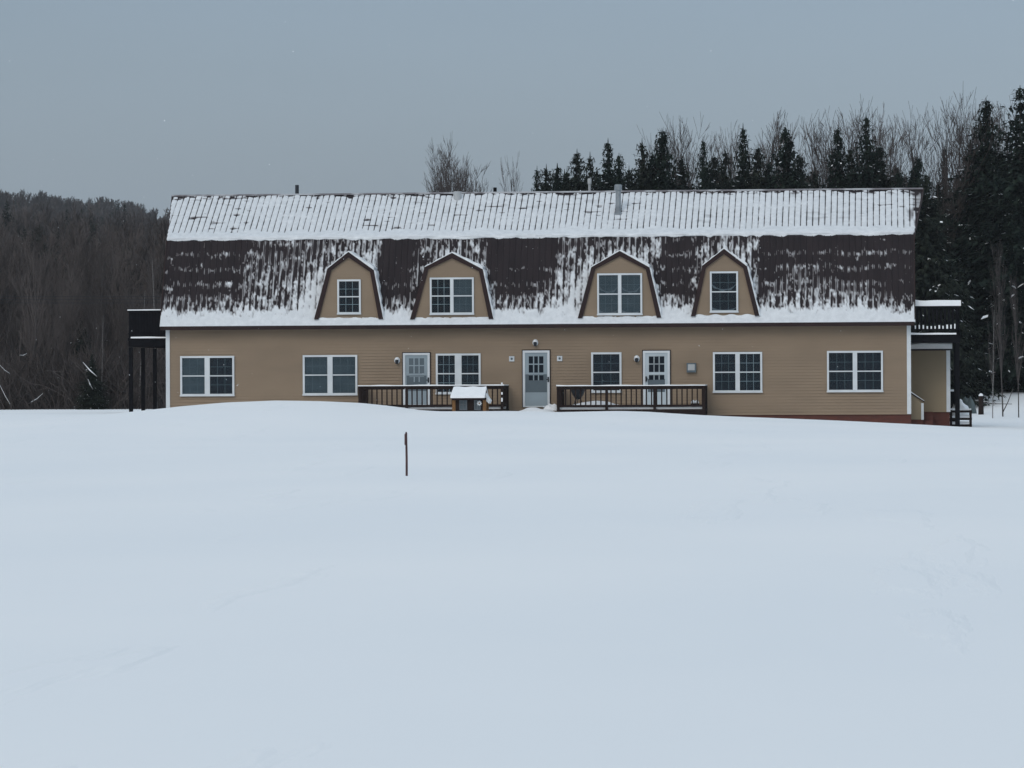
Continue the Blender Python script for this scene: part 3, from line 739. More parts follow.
# ---------------------------------------------------------------- side entry at the right gable
YA = 2.3
a, b_, c, e = rect(911, 950.3, 350.5, 412, YA)
en = MB(); clap(en, XR+.003, b_-.14, YA, c, e); en.box(XR+.003, b_-.02, YA+.001, YA+2.2, c, e); ent = en.build('side_entry', m_siding_b, house)
o = MB(); o.box(b_-.15, b_, YA-.03, YA+.12, c, e); o.build('corner_board', m_trim, ent)
o = MB(); o.box(XR+.003, b_-.03, YA+.04, YA+2.15, ZG, c-.004); o.build('foundation', m_brick, ent)
o = MB(); o.box(XR+.003, b_+.06, YA-.15, YA+2.4, e+.003, e+.06); o.build('entry_roof', m_brown, ent)
o = MB(); snow_strip(o, XR+.004, b_+.08, YA-.18, YA+2.4, e+.062, .26, 9); o.build('snow_cap', m_snow, ent)
# short stair wall
YS = .9
x0, x1 = XR+.002, P(923.7, 400, YS).x; z0 = P(915, 419.5, YS).z; zt0 = P(911, 394, YS).z; zt1 = P(924, 402.5, YS).z
o = MB(); o.prism([(x0, z0), (x1-.10, z0), (x1-.10, zt1), (x0, zt0)], YS, YS+.12); sw = o.build('stair_wall', m_siding_b, house)
o = MB(); o.box(x1-.099, x1, YS-.02, YS+.13, z0-.01, zt1-.02); o.build('corner_board', m_trim, sw)
o = MB(); o.prism([(x0, zt0+.003), (x1+.03, zt1+.0), (x1+.03, zt1+.05), (x0, zt0+.055)], YS-.03, YS+.15); o.build('stair_cap', m_fascia, sw)
o = MB(); o.prism([(x0, zt0+.057), (x1+.02, zt1+.053), (x1+.02, zt1+.075), (x0, zt0+.10)], YS-.02, YS+.14); o.build('snow_cap', m_snow, sw)
o = MB(); o.box(x0, x1-.02, YS+.02, YS+1.3, ZG, z0-.005); o.build('foundation', m_brick, sw)
o = MB()
for i in range(3): o.box(x1+.01, x1+.35-.0*i, YS+.2+.3*i, YS+.5+.3*i, ZG, z0-.05+.17*i)
o.build('step', m_brick, sw)

# ---------------------------------------------------------------- decks
def deck(pxa, pxb, posts, label, nsp, loc_name='deck'):
    Yf = -2.25; Yb = -.13
    xa, xb = P(pxa, 390, Yf).x, P(pxb, 390, Yf).x
    xm = (pxa+pxb)/2
    zt = P(xm, 385.9, Yf).z; zd = P(xm, 409.3, Yf).z; zbr = P(xm, 405.9, Yf).z
    root = thing('deck', label, 'deck', ((xa+xb)/2, Yf+1, zd), 'wooden decks along the house front')
    o = MB(); o.box(xa, xb, Yf, Yb, zd-.05, zd); o.build('deck_floor', m_dark, root)
    o = MB(); o.box(xa+.01, xb-.01, Yf+.01, Yf+.05, zd-.32, zd-.052); o.box(xa+.01, xa+.05, Yf+.051, Yb, zd-.32, zd-.052); o.box(xb-.05, xb-.01, Yf+.051, Yb, zd-.32, zd-.052); o.build('rim_joist', m_dark, root)
    for nm, y0, y1, z0, z1 in (('top_rail', Yf-.02, Yf+.12, zt-.045, zt), ('under_rail', Yf+.03, Yf+.07, zt-.13, zt-.046), ('bottom_rail', Yf+.03, Yf+.07, zbr-.045, zbr+.045)):
        o = MB(); o.box(xa, xb, y0, y1, z0, z1); o.build(nm, m_dark, root)
    for x0_, x1_ in ((xa-.0, xa+.12), (xb-.12, xb)):
        o = MB(); o.box(x0_, x1_, Yf+.121, Yb, zt-.045, zt); o.box(x0_+.04, x1_-.04, Yf+.121, Yb, zt-.13, zt-.046); o.box(x0_+.04, x1_-.04, Yf+.121, Yb, zbr-.045, zbr+.045); o.build('side_rail', m_dark, root)
        k = Yf+.22
        while k < Yb-.1:
            o = MB(); o.box(x0_+.045, x1_-.045, k, k+.035, zbr+.045, zt-.13); o.build('side_baluster', m_dark, root); k += .125
    for p in posts:
        x = P(p, 390, Yf).x; o = MB(); o.box(x-.05, x+.05, Yf-.005, Yf+.10, ZG+.2, zt-.046); o.build('post', m_dark, root)
    for x in (xa+.06, xb-.06):
        if min(abs(P(p, 390, Yf).x-x) for p in posts) > .1:
            o = MB(); o.box(x-.05, x+.05, Yf-.005, Yf+.10, ZG+.2, zt-.046); o.build('post', m_dark, root)
        o = MB(); o.box(x-.05, x+.05, Yb-.1, Yb, ZG+.2, zt-.046); o.build('post', m_dark, root)
    k = xa+.12
    while k < xb-.12:
        o = MB(); o.box(k, k+.048, Yf+.032, Yf+.068, zbr+.045, zt-.13); o.build('baluster', m_dark, root); k += nsp
    o = MB(); snow_strip(o, xa-.01, xb+.01, Yf-.025, Yf+.125, zt+.002, .040, pxa); 
    for x0_, x1_ in ((xa, xa+.12), (xb-.12, xb)): o.box(x0_+.01, x1_-.01, Yf+.13, Yb, zt+.002, zt+.035)
    o.build('snow_on_rail', m_snow, root)
    o = MB(); snow_strip(o, xa+.1, xb-.1, Yf+.10, Yb-.02, zd+.002, .10, pxa+7); o.build('snow_on_floor', m_snow, root)
    o = MB()
    for z in (.15, .42, .8): 
        h = .06+.1*random.random(); o.box(xb-.09, xb-.03, Yf-.02, Yf-.006, zbr+z, zbr+z+h)
    if pxa < 500: o.build('snow_patch', m_snow, root)
    return root, xa, xb, Yf, zd, zt
dk1 = deck(358, 503.5, (406.5, 455), 'long dark wooden deck left of the middle door, half buried by the snow mound', .192)
dk2 = deck(556.5, 705, (606.5, 654.5), 'long dark wooden deck right of the middle door, holding the kettle grill', .192)

# things on the decks
zd = dk2[4]
g = P(578, 395, -1.3)
gt = thing('kettle_grill', 'black round kettle grill with open bowl on legs, standing on the right-hand deck', 'grill', (g.x, -1.3, zd))
zb_ = P(578, 399.6, -1.3).z; ztp = P(578, 388.4, -1.3).z
H = ztp-zb_; rr_ = .27
o = MB(); o.lathe((g.x, -1.3, zb_), [(.05, 0), (.13, .07), (.2, .17), (.25, .28), (.27, H-.06), (.285, H-.04), (.285, H)], 20); o.build('bowl', m_blackmetal, gt, smooth=True)
for k in range(3):
    an = k*2.09+.5; o = MB(); o.tube([(g.x+.1*math.cos(an), -1.3+.1*math.sin(an), zb_+.04), (g.x+.26*math.cos(an), -1.3+.26*math.sin(an), zd)], [.014, .014]); o.build('leg', m_blackmetal, gt)
o = MB(); o.lathe((g.x, -1.3, ztp+.002), [(.27, 0), (.2, .025), (.05, .035)], 16); o.build('snow_cap', m_snow, gt)
pl = P(695, 403, -1.5)
pt = thing('planter', 'small dark round planter heaped with snow at the right end of the right-hand deck', 'planter', (pl.x, -1.5, zd+.08))
zt_ = zd+.08; o = MB(); o.lathe((pl.x, -1.5, zd+.003), [(.10, 0), (.15, .12), (.17, .20), (.155, .20)], 16); o.build('pot', m_black, pt)
o = MB()
for dx in (-.07, .07): o.lathe((pl.x+dx, -1.5, zd+.21), [(.09, 0), (.085, .05), (.055, .10), (.015, .125)], 12)
o.build('snow_heap', m_snow, pt, smooth=True)
# lump of snow on deck under the grill
def mound(cx, cy, z, rx, ry, h, name='snow_pile', label=None, parent=None, seed=0, m=None):
    n = 22; V = []
    for i in range(n+1):
        for j in range(n+1):
            u, v = i/n*2-1, j/n*2-1; r = math.hypot(u, v)
            hh = max(0, 1-r*r)**.8*(.8+.45*float(N1(u*3+seed, v*3+seed)))
            V.append((cx+u*rx, cy+v*ry, z-.06+(h+.06)*hh))
    Fq = [(i*(n+1)+j, (i+1)*(n+1)+j, (i+1)*(n+1)+j+1, i*(n+1)+j+1) for i in range(n) for j in range(n)]
    o = link(name, np_mesh(name, V, Fq, m or m_snow, smooth=True), parent)
    if label: tag(o, label, 'snow pile')
    return o
q = P(600, 403, -1.9); mound(q.x-.2, -1.5, zd+.05, 1.4, .5, .22, label='low heap of drifted snow on the right-hand deck behind its balusters', seed=3)
q = P(536, 407, -1.3); mound(q.x, -1.5, P(536, 412, -1.5).z, .85, .95, .14, label='rounded snow pile in front of the middle door step', seed=8)
q = P(552, 405, -.5); mound(q.x, -.6, P(552, 409, -.6).z, .35, .4, .2, label='small snow lump banked between the middle door and the right-hand deck', seed=5)

# ---------------------------------------------------------------- little playhouse with snowy roof before the left deck
Yp = -5.2
x0, x1 = P(451.6, 400, Yp).x, P(486.6, 400, Yp).x
zr_ = P(470, 386.6, Yp).z; ze_ = P(470, 397.7, Yp).z; zbp = P(470, 412, Yp).z-.35
dp = 1.0
ph = thing('playhouse', 'small golden wood playhouse with thick snow roof, standing in the snow before the left deck', 'playhouse', ((x0+x1)/2, Yp+dp/2, zbp))
for xx in (x0+.02, x1-.14):
    for yy in (Yp, Yp+dp-.1):
        o = MB(); o.box(xx, xx+.12, yy, yy+.1, zbp, ze_-.01); o.build('corner_post', m_tan, ph)
o = MB(); o.box(x0+.14, x1-.14, Yp+dp-.06, Yp+dp-.02, zbp, ze_); o.box(x0+.14, x1-.14, Yp+.03, Yp+.07, zbp, zbp+.40); o.build('back_panel', m_dark, ph)
o = MB(); o.box(x0+.02, x1-.02, Yp-.01, Yp+.05, ze_-.09, ze_); o.build('header_beam', m_fascia, ph)
for a, b_ in ((459.3, 467), (474.0, 480.5)):
    wa, wb_, wc, wd = rect(a, b_, 399.8, 410, Yp); o = MB(); frame_boxes(o, wa, wb_, wc, wd, .03, Yp+.012, Yp+.05)
    o.box((wa+wb_)/2-.012, (wa+wb_)/2+.012, Yp+.015, Yp+.045, wc+.03, wd-.03); o.box(wa+.03, wb_-.03, Yp+.017, Yp+.043, (wc+wd)/2-.012, (wc+wd)/2+.012)
    wn = o.build('window', m_curtain, ph); o = MB(); o.box(wa+.02, wb_-.02, Yp+.052, Yp+.056, wc+.02, wd-.02); o.build('pane', m_screen, wn)
for a, b_ in ((455.5, 458.6), (467.8, 473.2), (481.3, 484)):
    wa, wb_, wc, wd = rect(a, b_, 398.6, 412, Yp); o = MB(); o.box(wa, wb_, Yp+.02, Yp+.055, wc-.2, wd); o.build('wall_board', m_dark, ph)
c = P(479.3, 403.3, Yp-.03); o = MB(); n = 16; o.prism([(c.x+(.085+.018*math.cos(k*math.pi))*math.cos(2*math.pi*k/n), c.z+(.085+.018*math.cos(k*math.pi))*math.sin(2*math.pi*k/n)) for k in range(n)], Yp-.03, Yp-.012); dd = o.build('round_ornament', m_trim, ph)
o = MB(); o.prism([(c.x+.03*math.cos(2*math.pi*k/8), c.z+.03*math.sin(2*math.pi*k/8)) for k in range(8)], Yp-.036, Yp-.031); o.build('ornament_centre', m_tan, dd)
# gable roof: ridge along X, snow slab over it, right end wrapped with an overhanging sheet of snow
xo0, xo1 = P(450.8, 397, Yp-.15).x, P(484.6, 397, Yp-.15).x
rx0, rx1 = P(453.5, 387, Yp+.45).x, P(486.3, 387, Yp+.45).x
o = MB()
for s in (0, 1):
    ya = Yp-.18 if s == 0 else Yp+dp+.18
    o.quad((xo0, ya, ze_-.02), (xo1, ya, ze_-.02), (rx1, Yp+dp/2, zr_-.12), (rx0, Yp+dp/2, zr_-.12))
o.build('roof', m_tan, ph)
o = MB(); n = 12
for s in (0, 1):
    ya = Yp-.22 if s == 0 else Yp+dp+.22
    for i in range(n):
        t0, t1 = i/n, (i+1)/n
        e0 = (xo0-.01+(xo1-xo0+.02)*t0, ya); e1 = (xo0-.01+(xo1-xo0+.02)*t1, ya); q0 = rx0+(rx1-rx0)*t0; q1 = rx0+(rx1-rx0)*t1
        k0, k1 = .012*math.sin(i*1.1), .012*math.sin((i+1)*1.1)
        o.quad((e0[0], ya, ze_-.012), (e1[0], ya, ze_-.012), (e1[0], ya+(.02 if s == 0 else -.02), ze_+.07+k1), (e0[0], ya+(.02 if s == 0 else -.02), ze_+.07+k0))
        o.quad((e0[0], ya+(.02 if s == 0 else -.02), ze_+.07+k0), (e1[0], ya+(.02 if s == 0 else -.02), ze_+.07+k1), (q1, Yp+dp/2, zr_+k1), (q0, Yp+dp/2, zr_+k0))
for xe, re in ((xo0, rx0), (xo1, rx1)):
    o.quad((xe, Yp-.2, ze_-.01), (xe, Yp-.2, ze_+.06), (re, Yp+dp/2, zr_), (re, Yp+dp/2, zr_-.1)); o.quad((xe, Yp+dp+.2, ze_-.01), (xe, Yp+dp+.2, ze_+.06), (re, Yp+dp/2, zr_), (re, Yp+dp/2, zr_-.1))
o.build('roof_snow', m_snow, ph)
# side porch slab of the playhouse
pts = [P(484.8, 391.5, Yp+.5), P(490.8, 400.5, Yp+.5), P(489.6, 403.4, Yp+.5), P(484.8, 398.5, Yp+.5)]
o = MB(); o.prism([(p.x, p.z) for p in pts][::-1], Yp+.15, Yp+.9); o.build('side_roof_snow', m_snow, ph)

# ---------------------------------------------------------------- stake in the field
def ground_hit(px, py):
    d = F + R*((px-512)/FPX) - U*((py-384)/FPX); lo = 20.
    while True:
        q = CAM+d*lo
        if q.z <= float(ground(q.x, q.y)): return q
        lo += .05
        if lo > 400: return q
sp_ = ground_hit(406.7, 476); top = P(406.7, 432, sp_.y)
st = thing('stake', 'thin red-brown wooden marker stake standing alone in the snowy field', 'stake', (sp_.x, sp_.y, sp_.z))
o = MB(); o.tube([(sp_.x, sp_.y, sp_.z-.3), (sp_.x+.002, sp_.y, sp_.z+.3), (sp_.x-.004, sp_.y, top.z-.02), (sp_.x-.004, sp_.y, top.z)], [.021, .021, .019, .012], 5); o.build('pole', m_stake, st)
a, b_, c, e = rect(404.5, 406.0, 434, 445, sp_.y-.03); o = MB(); o.box(a, b_, sp_.y-.035, sp_.y+.01, c, e); o.build('tag_board', m_stake, st)

# ---------------------------------------------------------------- rail and covered heap right of the house
Yr = 4.2
def PX(a, b_): p = P(a, b_, Yr); return p.x, p.z
x0, z0 = PX(948, 428); x1, zt = PX(972, 410)
rl = thing('wooden_rack', 'low dark wooden rack with snow on its bars beside the right balcony post', 'rack', ((x0+x1)/2, Yr, z0))
for k, py in enumerate((411.5, 419, 425.5)):
    z = PX(950, py)[1]; o = MB(); o.box(x0, x1, Yr, Yr+.06, z-.045, z+.045); o.build('rack_bar', m_dark, rl)
    s = MB(); snow_strip(s, x0, x1-.03, Yr-.01, Yr+.3, z+.047, .10 if k else .07, k*3.); s.build('snow_on_bar', m_snow, rl)
for px in (951, 970.6):
    x = PX(px, 400)[0]; o = MB(); o.box(x-.045, x+.045, Yr-.02, Yr-.001, z0-.3, zt); o.build('rack_post', m_dark, rl)
    o = MB(); o.box(x-.045, x+.045, Yr+.5, Yr+.6, z0-.3, zt); o.build('rack_post', m_dark, rl)
q = P(961, 412, Yr+1.2); mound(q.x, Yr+1.4, PX(960, 414)[1]-.1, .45, .5, .62, label='round snow-covered heap behind the low wooden rack', seed=4)
q = P(968, 409, Yr+3); hp = mound(q.x, Yr+3.4, P(969, 412, Yr+3.4).z, .36, .5, .62, name='tarp_heap', seed=9, m=m_tarp); tag(hp, 'grey green tarp covered heap just beyond the low wooden rack', 'tarp')
a_ = P(951, 391.5, Yr+2); o = MB(); o.box(a_.x-.35, a_.x+.3, Yr+2, Yr+2.5, ZG, a_.z); bx = o.build('storage_bin', m_black); tag(bx, 'tall dark storage bin with a snowy lid behind the side entry corner', 'bin')
o = MB(); snow_strip(o, a_.x-.37, a_.x+.32, Yr+1.97, Yr+2.52, a_.z+.003, .08, 2); o.build('snow_cap', m_snow, bx)

# ---------------------------------------------------------------- trees
def tree_np(segs, n=3):
    V = []; Fq = []
    for p0, p1, r0, r1 in segs:
        d = p1-p0; L = np.linalg.norm(d)
        if L < 1e-6: continue
        d = d/L; u = np.cross(d, [.31, .91, .27]); u /= np.linalg.norm(u); v = np.cross(d, u); i = len(V)
        for p, r in ((p0, r0), (p1, r1)):
            for j in range(n):
                t_ = 2*math.pi*j/n; V.append(p+(u*math.cos(t_)+v*math.sin(t_))*r)
        for j in range(n): Fq.append((i+j, i+(j+1) % n, i+n+(j+1) % n, i+n+j))
    return np.array(V), np.array(Fq)
def bare_tree(seed, H=10., spread=.28, nst=1, twig=3, bdens=1., tmin=.007):
    r = np.random.default_rng(seed); trunk = []; br = []
    def grow(p, d, L, rad, lvl, target):
        n = max(2, int(L/(.9 if lvl == 0 else .5 if lvl < 3 else .35)))
        step = L/n; pts = [p]
        for k in range(n):
            d = d+r.normal(0, .035+.03*lvl, 3); d[2] += .09 if lvl else .03; d = d/np.linalg.norm(d)
            q = pts[-1]+d*step; f0 = 1-.8*k/n; f1 = 1-.8*(k+1)/n
            target.append((pts[-1], q, max(tmin, rad*f0), max(tmin*.8, rad*f1))); pts.append(q)
            if lvl < twig:
                start = .22 if lvl == 0 else .15
                if (k+1)/n > start and L*(1-(k+1)/n) > .12:
                    nb = r.poisson((2.6, 1.35, 1.1, .9)[lvl]*bdens)
                    for _ in range(nb):
                        az = r.uniform(0, 6.283); sp_a = r.uniform(.22, .58)*(1 if lvl else spread/.28)
                        side = np.array([math.cos(az), math.sin(az), 0]); dd = d*math.cos(sp_a)+side*math.sin(sp_a); dd /= np.linalg.norm(dd)
                        fr = 1-(k+1)/n
                        grow(q, dd, L*(.20+.34*fr)*r.uniform(.7, 1.2)*(1 if lvl else .95), max(tmin, rad*f1*.5), lvl+1, br)
    for s in range(nst):
        a = r.uniform(0, 6.28); off = np.array([math.cos(a), math.sin(a), 0])*(0 if nst == 1 else .25)
        a = s*6.283/nst+.4
        d = np.array([math.cos(a)*(.02 if nst == 1 else .07), math.sin(a)*(.02 if nst == 1 else .07), 1.])
        grow(off-np.array([0, 0, .3]), d/np.linalg.norm(d), H*r.uniform(.88, 1), H*.0085/(1 if nst == 1 else 1.25), 0, trunk)
    (tv, tf), (bv, bf) = tree_np(trunk, 6), tree_np(br, 3); k = H/max(tv[:, 2].max(), bv[:, 2].max())
    return (tv*[1, 1, k], tf), (bv*[1, 1, k], bf)
def spruce(seed, H=12., Rb=2.3, dens=1.0, snow=.03, ragged=.3, open_=0.):
    r = np.random.default_rng(seed); V = []; Fq = []; mi = []
    def tri(a, b_, c, d, m):
        i = len(V); V.extend([a, b_, c, d]); Fq.append((i, i+1, i+2, i+3)); mi.append(m)
    z = H*.04; 
    gaps = r.uniform(0, 1, 40)
    i = 0; V += [np.array(q) for q in ((-.05, 0, H*.95), (.05, 0, H*.95), (.008, 0, H*.99), (-.008, 0, H*.99), (0, -.05, H*.95), (0, .05, H*.95), (0, .008, H*.99), (0, -.008, H*.99))]; Fq += [(0, 1, 2, 3), (4, 5, 6, 7)]; mi += [0, 0]
    while z < H*.975:
        f = 1-z/H
        Lm = 1.36*Rb*(f**.88)*(1+.6*ragged*(gaps[int(z/H*39)]-.5)*min(1, f*5))*(1+.12*math.sin(z*7.3+seed)+.12*math.sin(z*2.1+seed*1.7)*min(1, f*4))+.03
        nb = max(5, int(34*dens*(f**.5+.2)))
        for k in range(nb):
            if r.random() < open_: continue
            az = r.uniform(0, 6.283); L = Lm*r.uniform(.7, 1.15); ca, sa = math.cos(az), math.sin(az)
            droop = r.uniform(.05, .45)*(1 if f > .25 else .1) - (.12 if f < .12 else 0)
            n = max(3, int(L/.20))
            for q in range(n):
                t_ = (q+r.uniform(.2, 1))/n; rad = L*t_
                zz = z-droop*rad*(1-.35*t_)+r.normal(0, .05)
                c = np.array([ca*rad, sa*rad, zz])
                wd = (.13+.10*(1-t_))*r.uniform(.7, 1.3)*(.3+.7*min(1, L)); ln = .17*r.uniform(.7, 1.3)*(.3+.7*min(1, L))
                yaw = az+r.uniform(-1.0, 1.0); fx = np.array([math.cos(yaw), math.sin(yaw), -droop+r.uniform(-.5, .15)])*ln
                sx = np.array([-math.sin(yaw), math.cos(yaw), r.uniform(-.5, .5)])*wd
                m = 1 if (r.random() < snow and t_ > .5) else 0
                tri(c-fx*.6, c+sx*.5-fx*.1, c+fx, c-sx*.5+fx*.1, m)
                if r.random() < .6:
                    hang = np.array([r.normal(0, .06), r.normal(0, .06), -r.uniform(.10, .24)])
                    tri(c-sx*.45, c+sx*.45, c+sx*.12+hang, c-sx*.12+hang, 0)
        z += H*.014*r.uniform(.7, 1.3)+.03
    tr = [(np.array([0, 0, -.3]), np.array([0, 0, H*.5]), H*.014, H*.008), (np.array([0, 0, H*.5]), np.array([0, 0, H*.96]), H*.008, .012)]
    return tree_np(tr, 7), (np.array(V), np.array(Fq), mi)
SPR = []
for k, (H, Rb, dn, rg, op, mt_) in enumerate([(12, 2.5, 1.15, .35, 0, m_needle), (12, 2.0, 1.1, .5, .06, m_needle), (12, 2.9, 1.2, .45, .08, m_needle2), (12, 2.4, 1.1, .7, .16, m_needle2), (12, 3.0, 1.0, .6, .22, m_needle)]):
    (tv, tf), (cv, cf, mi) = spruce(50+k, H, Rb, dn, .02, rg, op)
    SPR.append((np_mesh('spruce_trunk', tv, tf, m_bark), np_mesh('spruce_crown', cv, cf, [mt_, m_snow], mi), H))
BAR = []
for k, (sp2, ns, tw, bd, m1, m2) in enumerate([(.24, 1, 3, 1.25, m_bark, m_twig), (.20, 1, 3, 1.2, m_bark, m_twigl), (.28, 2, 3, 1.0, m_bark, m_twig), (.20, 1, 3, .8, m_barkw, m_twigl), (.20, 3, 3, .95, m_bark, m_twigl), (.20, 5, 3, 1.5, m_bark, m_twigl)]):
    (tv, tf), (cv, cf) = bare_tree(80+k, 11., sp2, ns, tw, bd)
    BAR.append((np_mesh('bare_trunk', tv, tf, m1, smooth=True), np_mesh('bare_branches', cv, cf, m2), 11.))
def place_tree(kind, var, X, Y, H, label, group, wide=1., rz=None, zoff=0, lean=0, cat=None):
    tm, cm, H0 = (SPR if kind == 'spruce' else BAR)[var]
    z = float(ground(X, Y))+zoff
    root = thing('spruce_tree' if kind == 'spruce' else 'bare_tree', label, cat or ('spruce' if kind == 'spruce' else 'bare tree'), (X, Y, z), group)
    s = H/H0; root.scale = (s*wide, s*wide, s); root.rotation_euler = (0, lean, random.uniform(0, 6.28) if rz is None else rz)
    for nm, me in (('trunk', tm), ('crown', cm)):
        o = bpy.data.objects.new(nm, me); COL.objects.link(o); o.parent = root
    return root
def height_for(px, ytop, Y):
    p = P(px, ytop, Y); return p.x, p.z-float(ground(p.x, Y))
G1, G2 = 'spruces rising behind the house', 'bare trees rising behind the house'
spr = [(537,163,48,1,.8),(556,171,44,0,.8),(545,176,46,2,.9),(577,146,46,2,1.),(590,149,50,3,1.),(567,165,50,1,1.),(608,135,46,1,1.),(619,150,44,0,.9),(629,163,50,2,1.),(642,135,46,3,1.),(652,150,52,0,1.),(662,125,46,0,1.05),
       (682,152,48,2,1.),(703,133,44,1,.75),(714,150,50,2,1.),(725,143,46,3,1.),(743,120,48,1,.9),(758,141,45,2,.95),(768,158,46,0,1.),(786,122,44,0,1.1),(800,150,48,2,1.),(815,165,52,3,1.),(838,123,46,0,.85),(851,140,49,3,1.),(866,109,45,1,1.05),(880,140,48,2,1.1),(898,168,44,0,1.),(918,153,40,0,1.),(926,168,36,2,1.),(944,141,46,1,.7),(938,178,40,3,1.),
       (986,94,36,0,1.1),(970,135,42,3,1.1),(1003,150,34,2,1.2),(1020,82,32,4,1.2),(1034,110,36,0,1.2),(958,178,44,2,1.),(1012,190,30,1,1.1),(973,215,38,2,1.),(950,215,38,0,1.05),(930,205,34,1,.9)]
names_s = {0: 'full', 1: 'slender', 2: 'broad bushy', 3: 'ragged', 4: 'open-branched'}
def where(px):
    if px < 560: return 'by the left end of the spruce row'
    if px < 640: return 'left of the tall grey roof chimney' if px < 612 else 'right behind the grey roof chimney'
    if px < 700: return 'above the roof over the third dormer'
    if px < 780: return 'above the roof near the fourth dormer'
    if px < 860: return 'above the roof right of the fourth dormer'
    if px < 930: return 'behind the right end of the roof'
    return 'in the dark stand right of the house'
ordn = ['first', 'second', 'third', 'fourth', 'fifth', 'sixth', 'seventh', 'eighth', 'ninth', 'tenth', 'eleventh', 'twelfth']
cnt = {}
for px, yt, Y, v, wd in sorted(spr):
    if px > 928: Y += 13
    X, H = height_for(px, yt, Y); wh = where(px); k = cnt[wh] = cnt.get(wh, -1)+1
    place_tree('spruce', v, X, Y, H, '%s dark spruce, %s from the left %s' % (names_s[v], ordn[k], wh), G1, wd*.95*(12/H)**.25 if H < 12 else wd*.95)
# lower ranks that fill the wood behind: smaller spruces, only their massed crowns show
GF = 'spruces filling the wood behind the house'
for k in range(46):
    px = 545+k*10.9+random.uniform(-4, 4); yt = random.uniform(160, 182) if px < 920 else random.uniform(170, 260)
    Y = random.uniform(54, 66); X, H = height_for(px, yt, Y)
    place_tree('spruce', random.randrange(4), X, Y, H, 'dark spruce massed in the back rank of the wood behind the house', GF, random.uniform(1.2, 1.5))
bar = [(462,134,52,5,.8),(451,139,53,5,.8),(523,152,55,1,.7),(496,180,55,4,.7),(678,128,58,4,.9),(690,122,60,0,.8),(716,118,60,4,.9),(730,126,58,1,.8),(757,116,60,0,.9),(770,118,58,4,.9),(812,113,56,4,1.),(822,116,60,1,.9),(830,125,55,0,.9),
       (884,104,55,4,1.),(893,108,58,1,.9),(921,90,50,2,1.),(905,120,54,1,.9),(940,110,56,4,.9),(955,104,58,4,.9),(963,98,54,1,.8),(972,108,58,0,.9),(1000,100,52,4,1.),(1010,112,55,1,1.),(1022,105,56,0,1.),(990,120,58,4,1.),(670,140,60,1,.8),(703,140,62,0,.8),(745,130,62,1,.8),(785,125,62,4,.9),(848,120,62,1,.9),(870,118,62,4,.9),(634,150,62,1,.8),(655,140,60,4,.8)]
names_b = {0: 'dark bare', 1: 'slim bare', 2: 'forked bare', 4: 'many-stemmed bare', 5: 'wide fan-shaped bare', 3: 'pale bare'}
def whereb(px):
    if px < 480: return 'standing alone above the roof left of centre'
    if px < 560: return 'above the roof before the spruces begin'
    if px < 700: return 'over the third dormer'
    if px < 800: return 'over the fourth dormer'
    if px < 900: return 'over the right third of the roof'
    if px < 975: return 'over the right end of the roof'
    return 'at the far right edge'
cnt = {}
for px, yt, Y, v, wd in sorted(bar):
    X, H = height_for(px, yt-(7 if px > 560 else 2), Y); wh = whereb(px); k = cnt[wh] = cnt.get(wh, -1)+1
    place_tree('bare', v, X, Y, H, '%s tree, %s from the left %s' % (names_b[v], ordn[k], wh), G2, wd)
# undergrowth and trunks in the right-hand stand
GR = 'thin trunks in the right-hand stand'
cnt = 0
for k, (px, yt, Y, v) in enumerate([(992,290,26,3),(1002,235,28,1),(1018,270,27,1)]):
    X, H = height_for(px, yt, Y); place_tree('bare', v, X, Y, H, 'small %s, %s from the left before the dark spruces at right' % ('pale sapling' if v == 3 else 'bare sapling', ordn[sorted([992, 1002, 1018]).index(px)]), GR, .5)
# left: front rank of the wood
GL = 'bare trees at the left wood edge'
k = 0; placed = []
for i in range(34):
    px = -20+i*6.3+random.uniform(-3, 3); Y = random.uniform(36, 70)
    yt = random.uniform(225, 300) if Y < 55 else random.uniform(212, 250)
    v = random.choice([0, 1, 0, 2, 4])
    X, H = height_for(px, yt, Y)
    place_tree('bare', v, X, Y, H, 'dark bare tree crowded into the front of the wood left of the house', GL, random.uniform(.9, 1.3))
for px, yt, Y, lean, lb in [(156, 233, 35, .02, 'pale birch with a forked top just left of the roof edge'), (138, 268, 36, .05, 'thin pale birch left of the roof, second from the house'), (101, 298, 35, -.0, 'pale slanting birch in the middle of the left wood')]:
    X, H = height_for(px, yt, Y)
    place_tree('bare', 3, X, Y, H, lb, 'pale birches in the left wood', .45, lean=lean, cat='birch')
for px, yt, Y, v, lb in [(22, 330, 60, 0, 'dark spruce at the left wood edge, leftmost'), (80, 315, 58, 3, 'dark spruce in the left wood beside the slanting birch'), (62, 285, 70, 1, 'slender dark spruce inside the left wood'), (92, 352, 34, 3, 'small snow-dusted spruce at the foot of the left wood')]:
    X, H = height_for(px, yt, Y); place_tree('spruce', v, X, Y, H, lb, 'spruces in the left wood', 1.2)
# skyline conifers on the hill
for px, yt, Y, v, lb in [(37, 197, 800, 2, 'rounded conifer on the left hill skyline'), (118, 202, 820, 2, 'bushy conifer on the left hill skyline nearest the gap'), (155, 211, 780, 1, 'small pointed conifer on the hill skyline next to the roof'), (9, 199, 800, 2, 'conifer on the left hill skyline at the photo edge')]:
    X, H = height_for(px, yt, Y); place_tree('spruce', v, X, Y, H, lb, 'conifers on the hill skyline', 1.0)

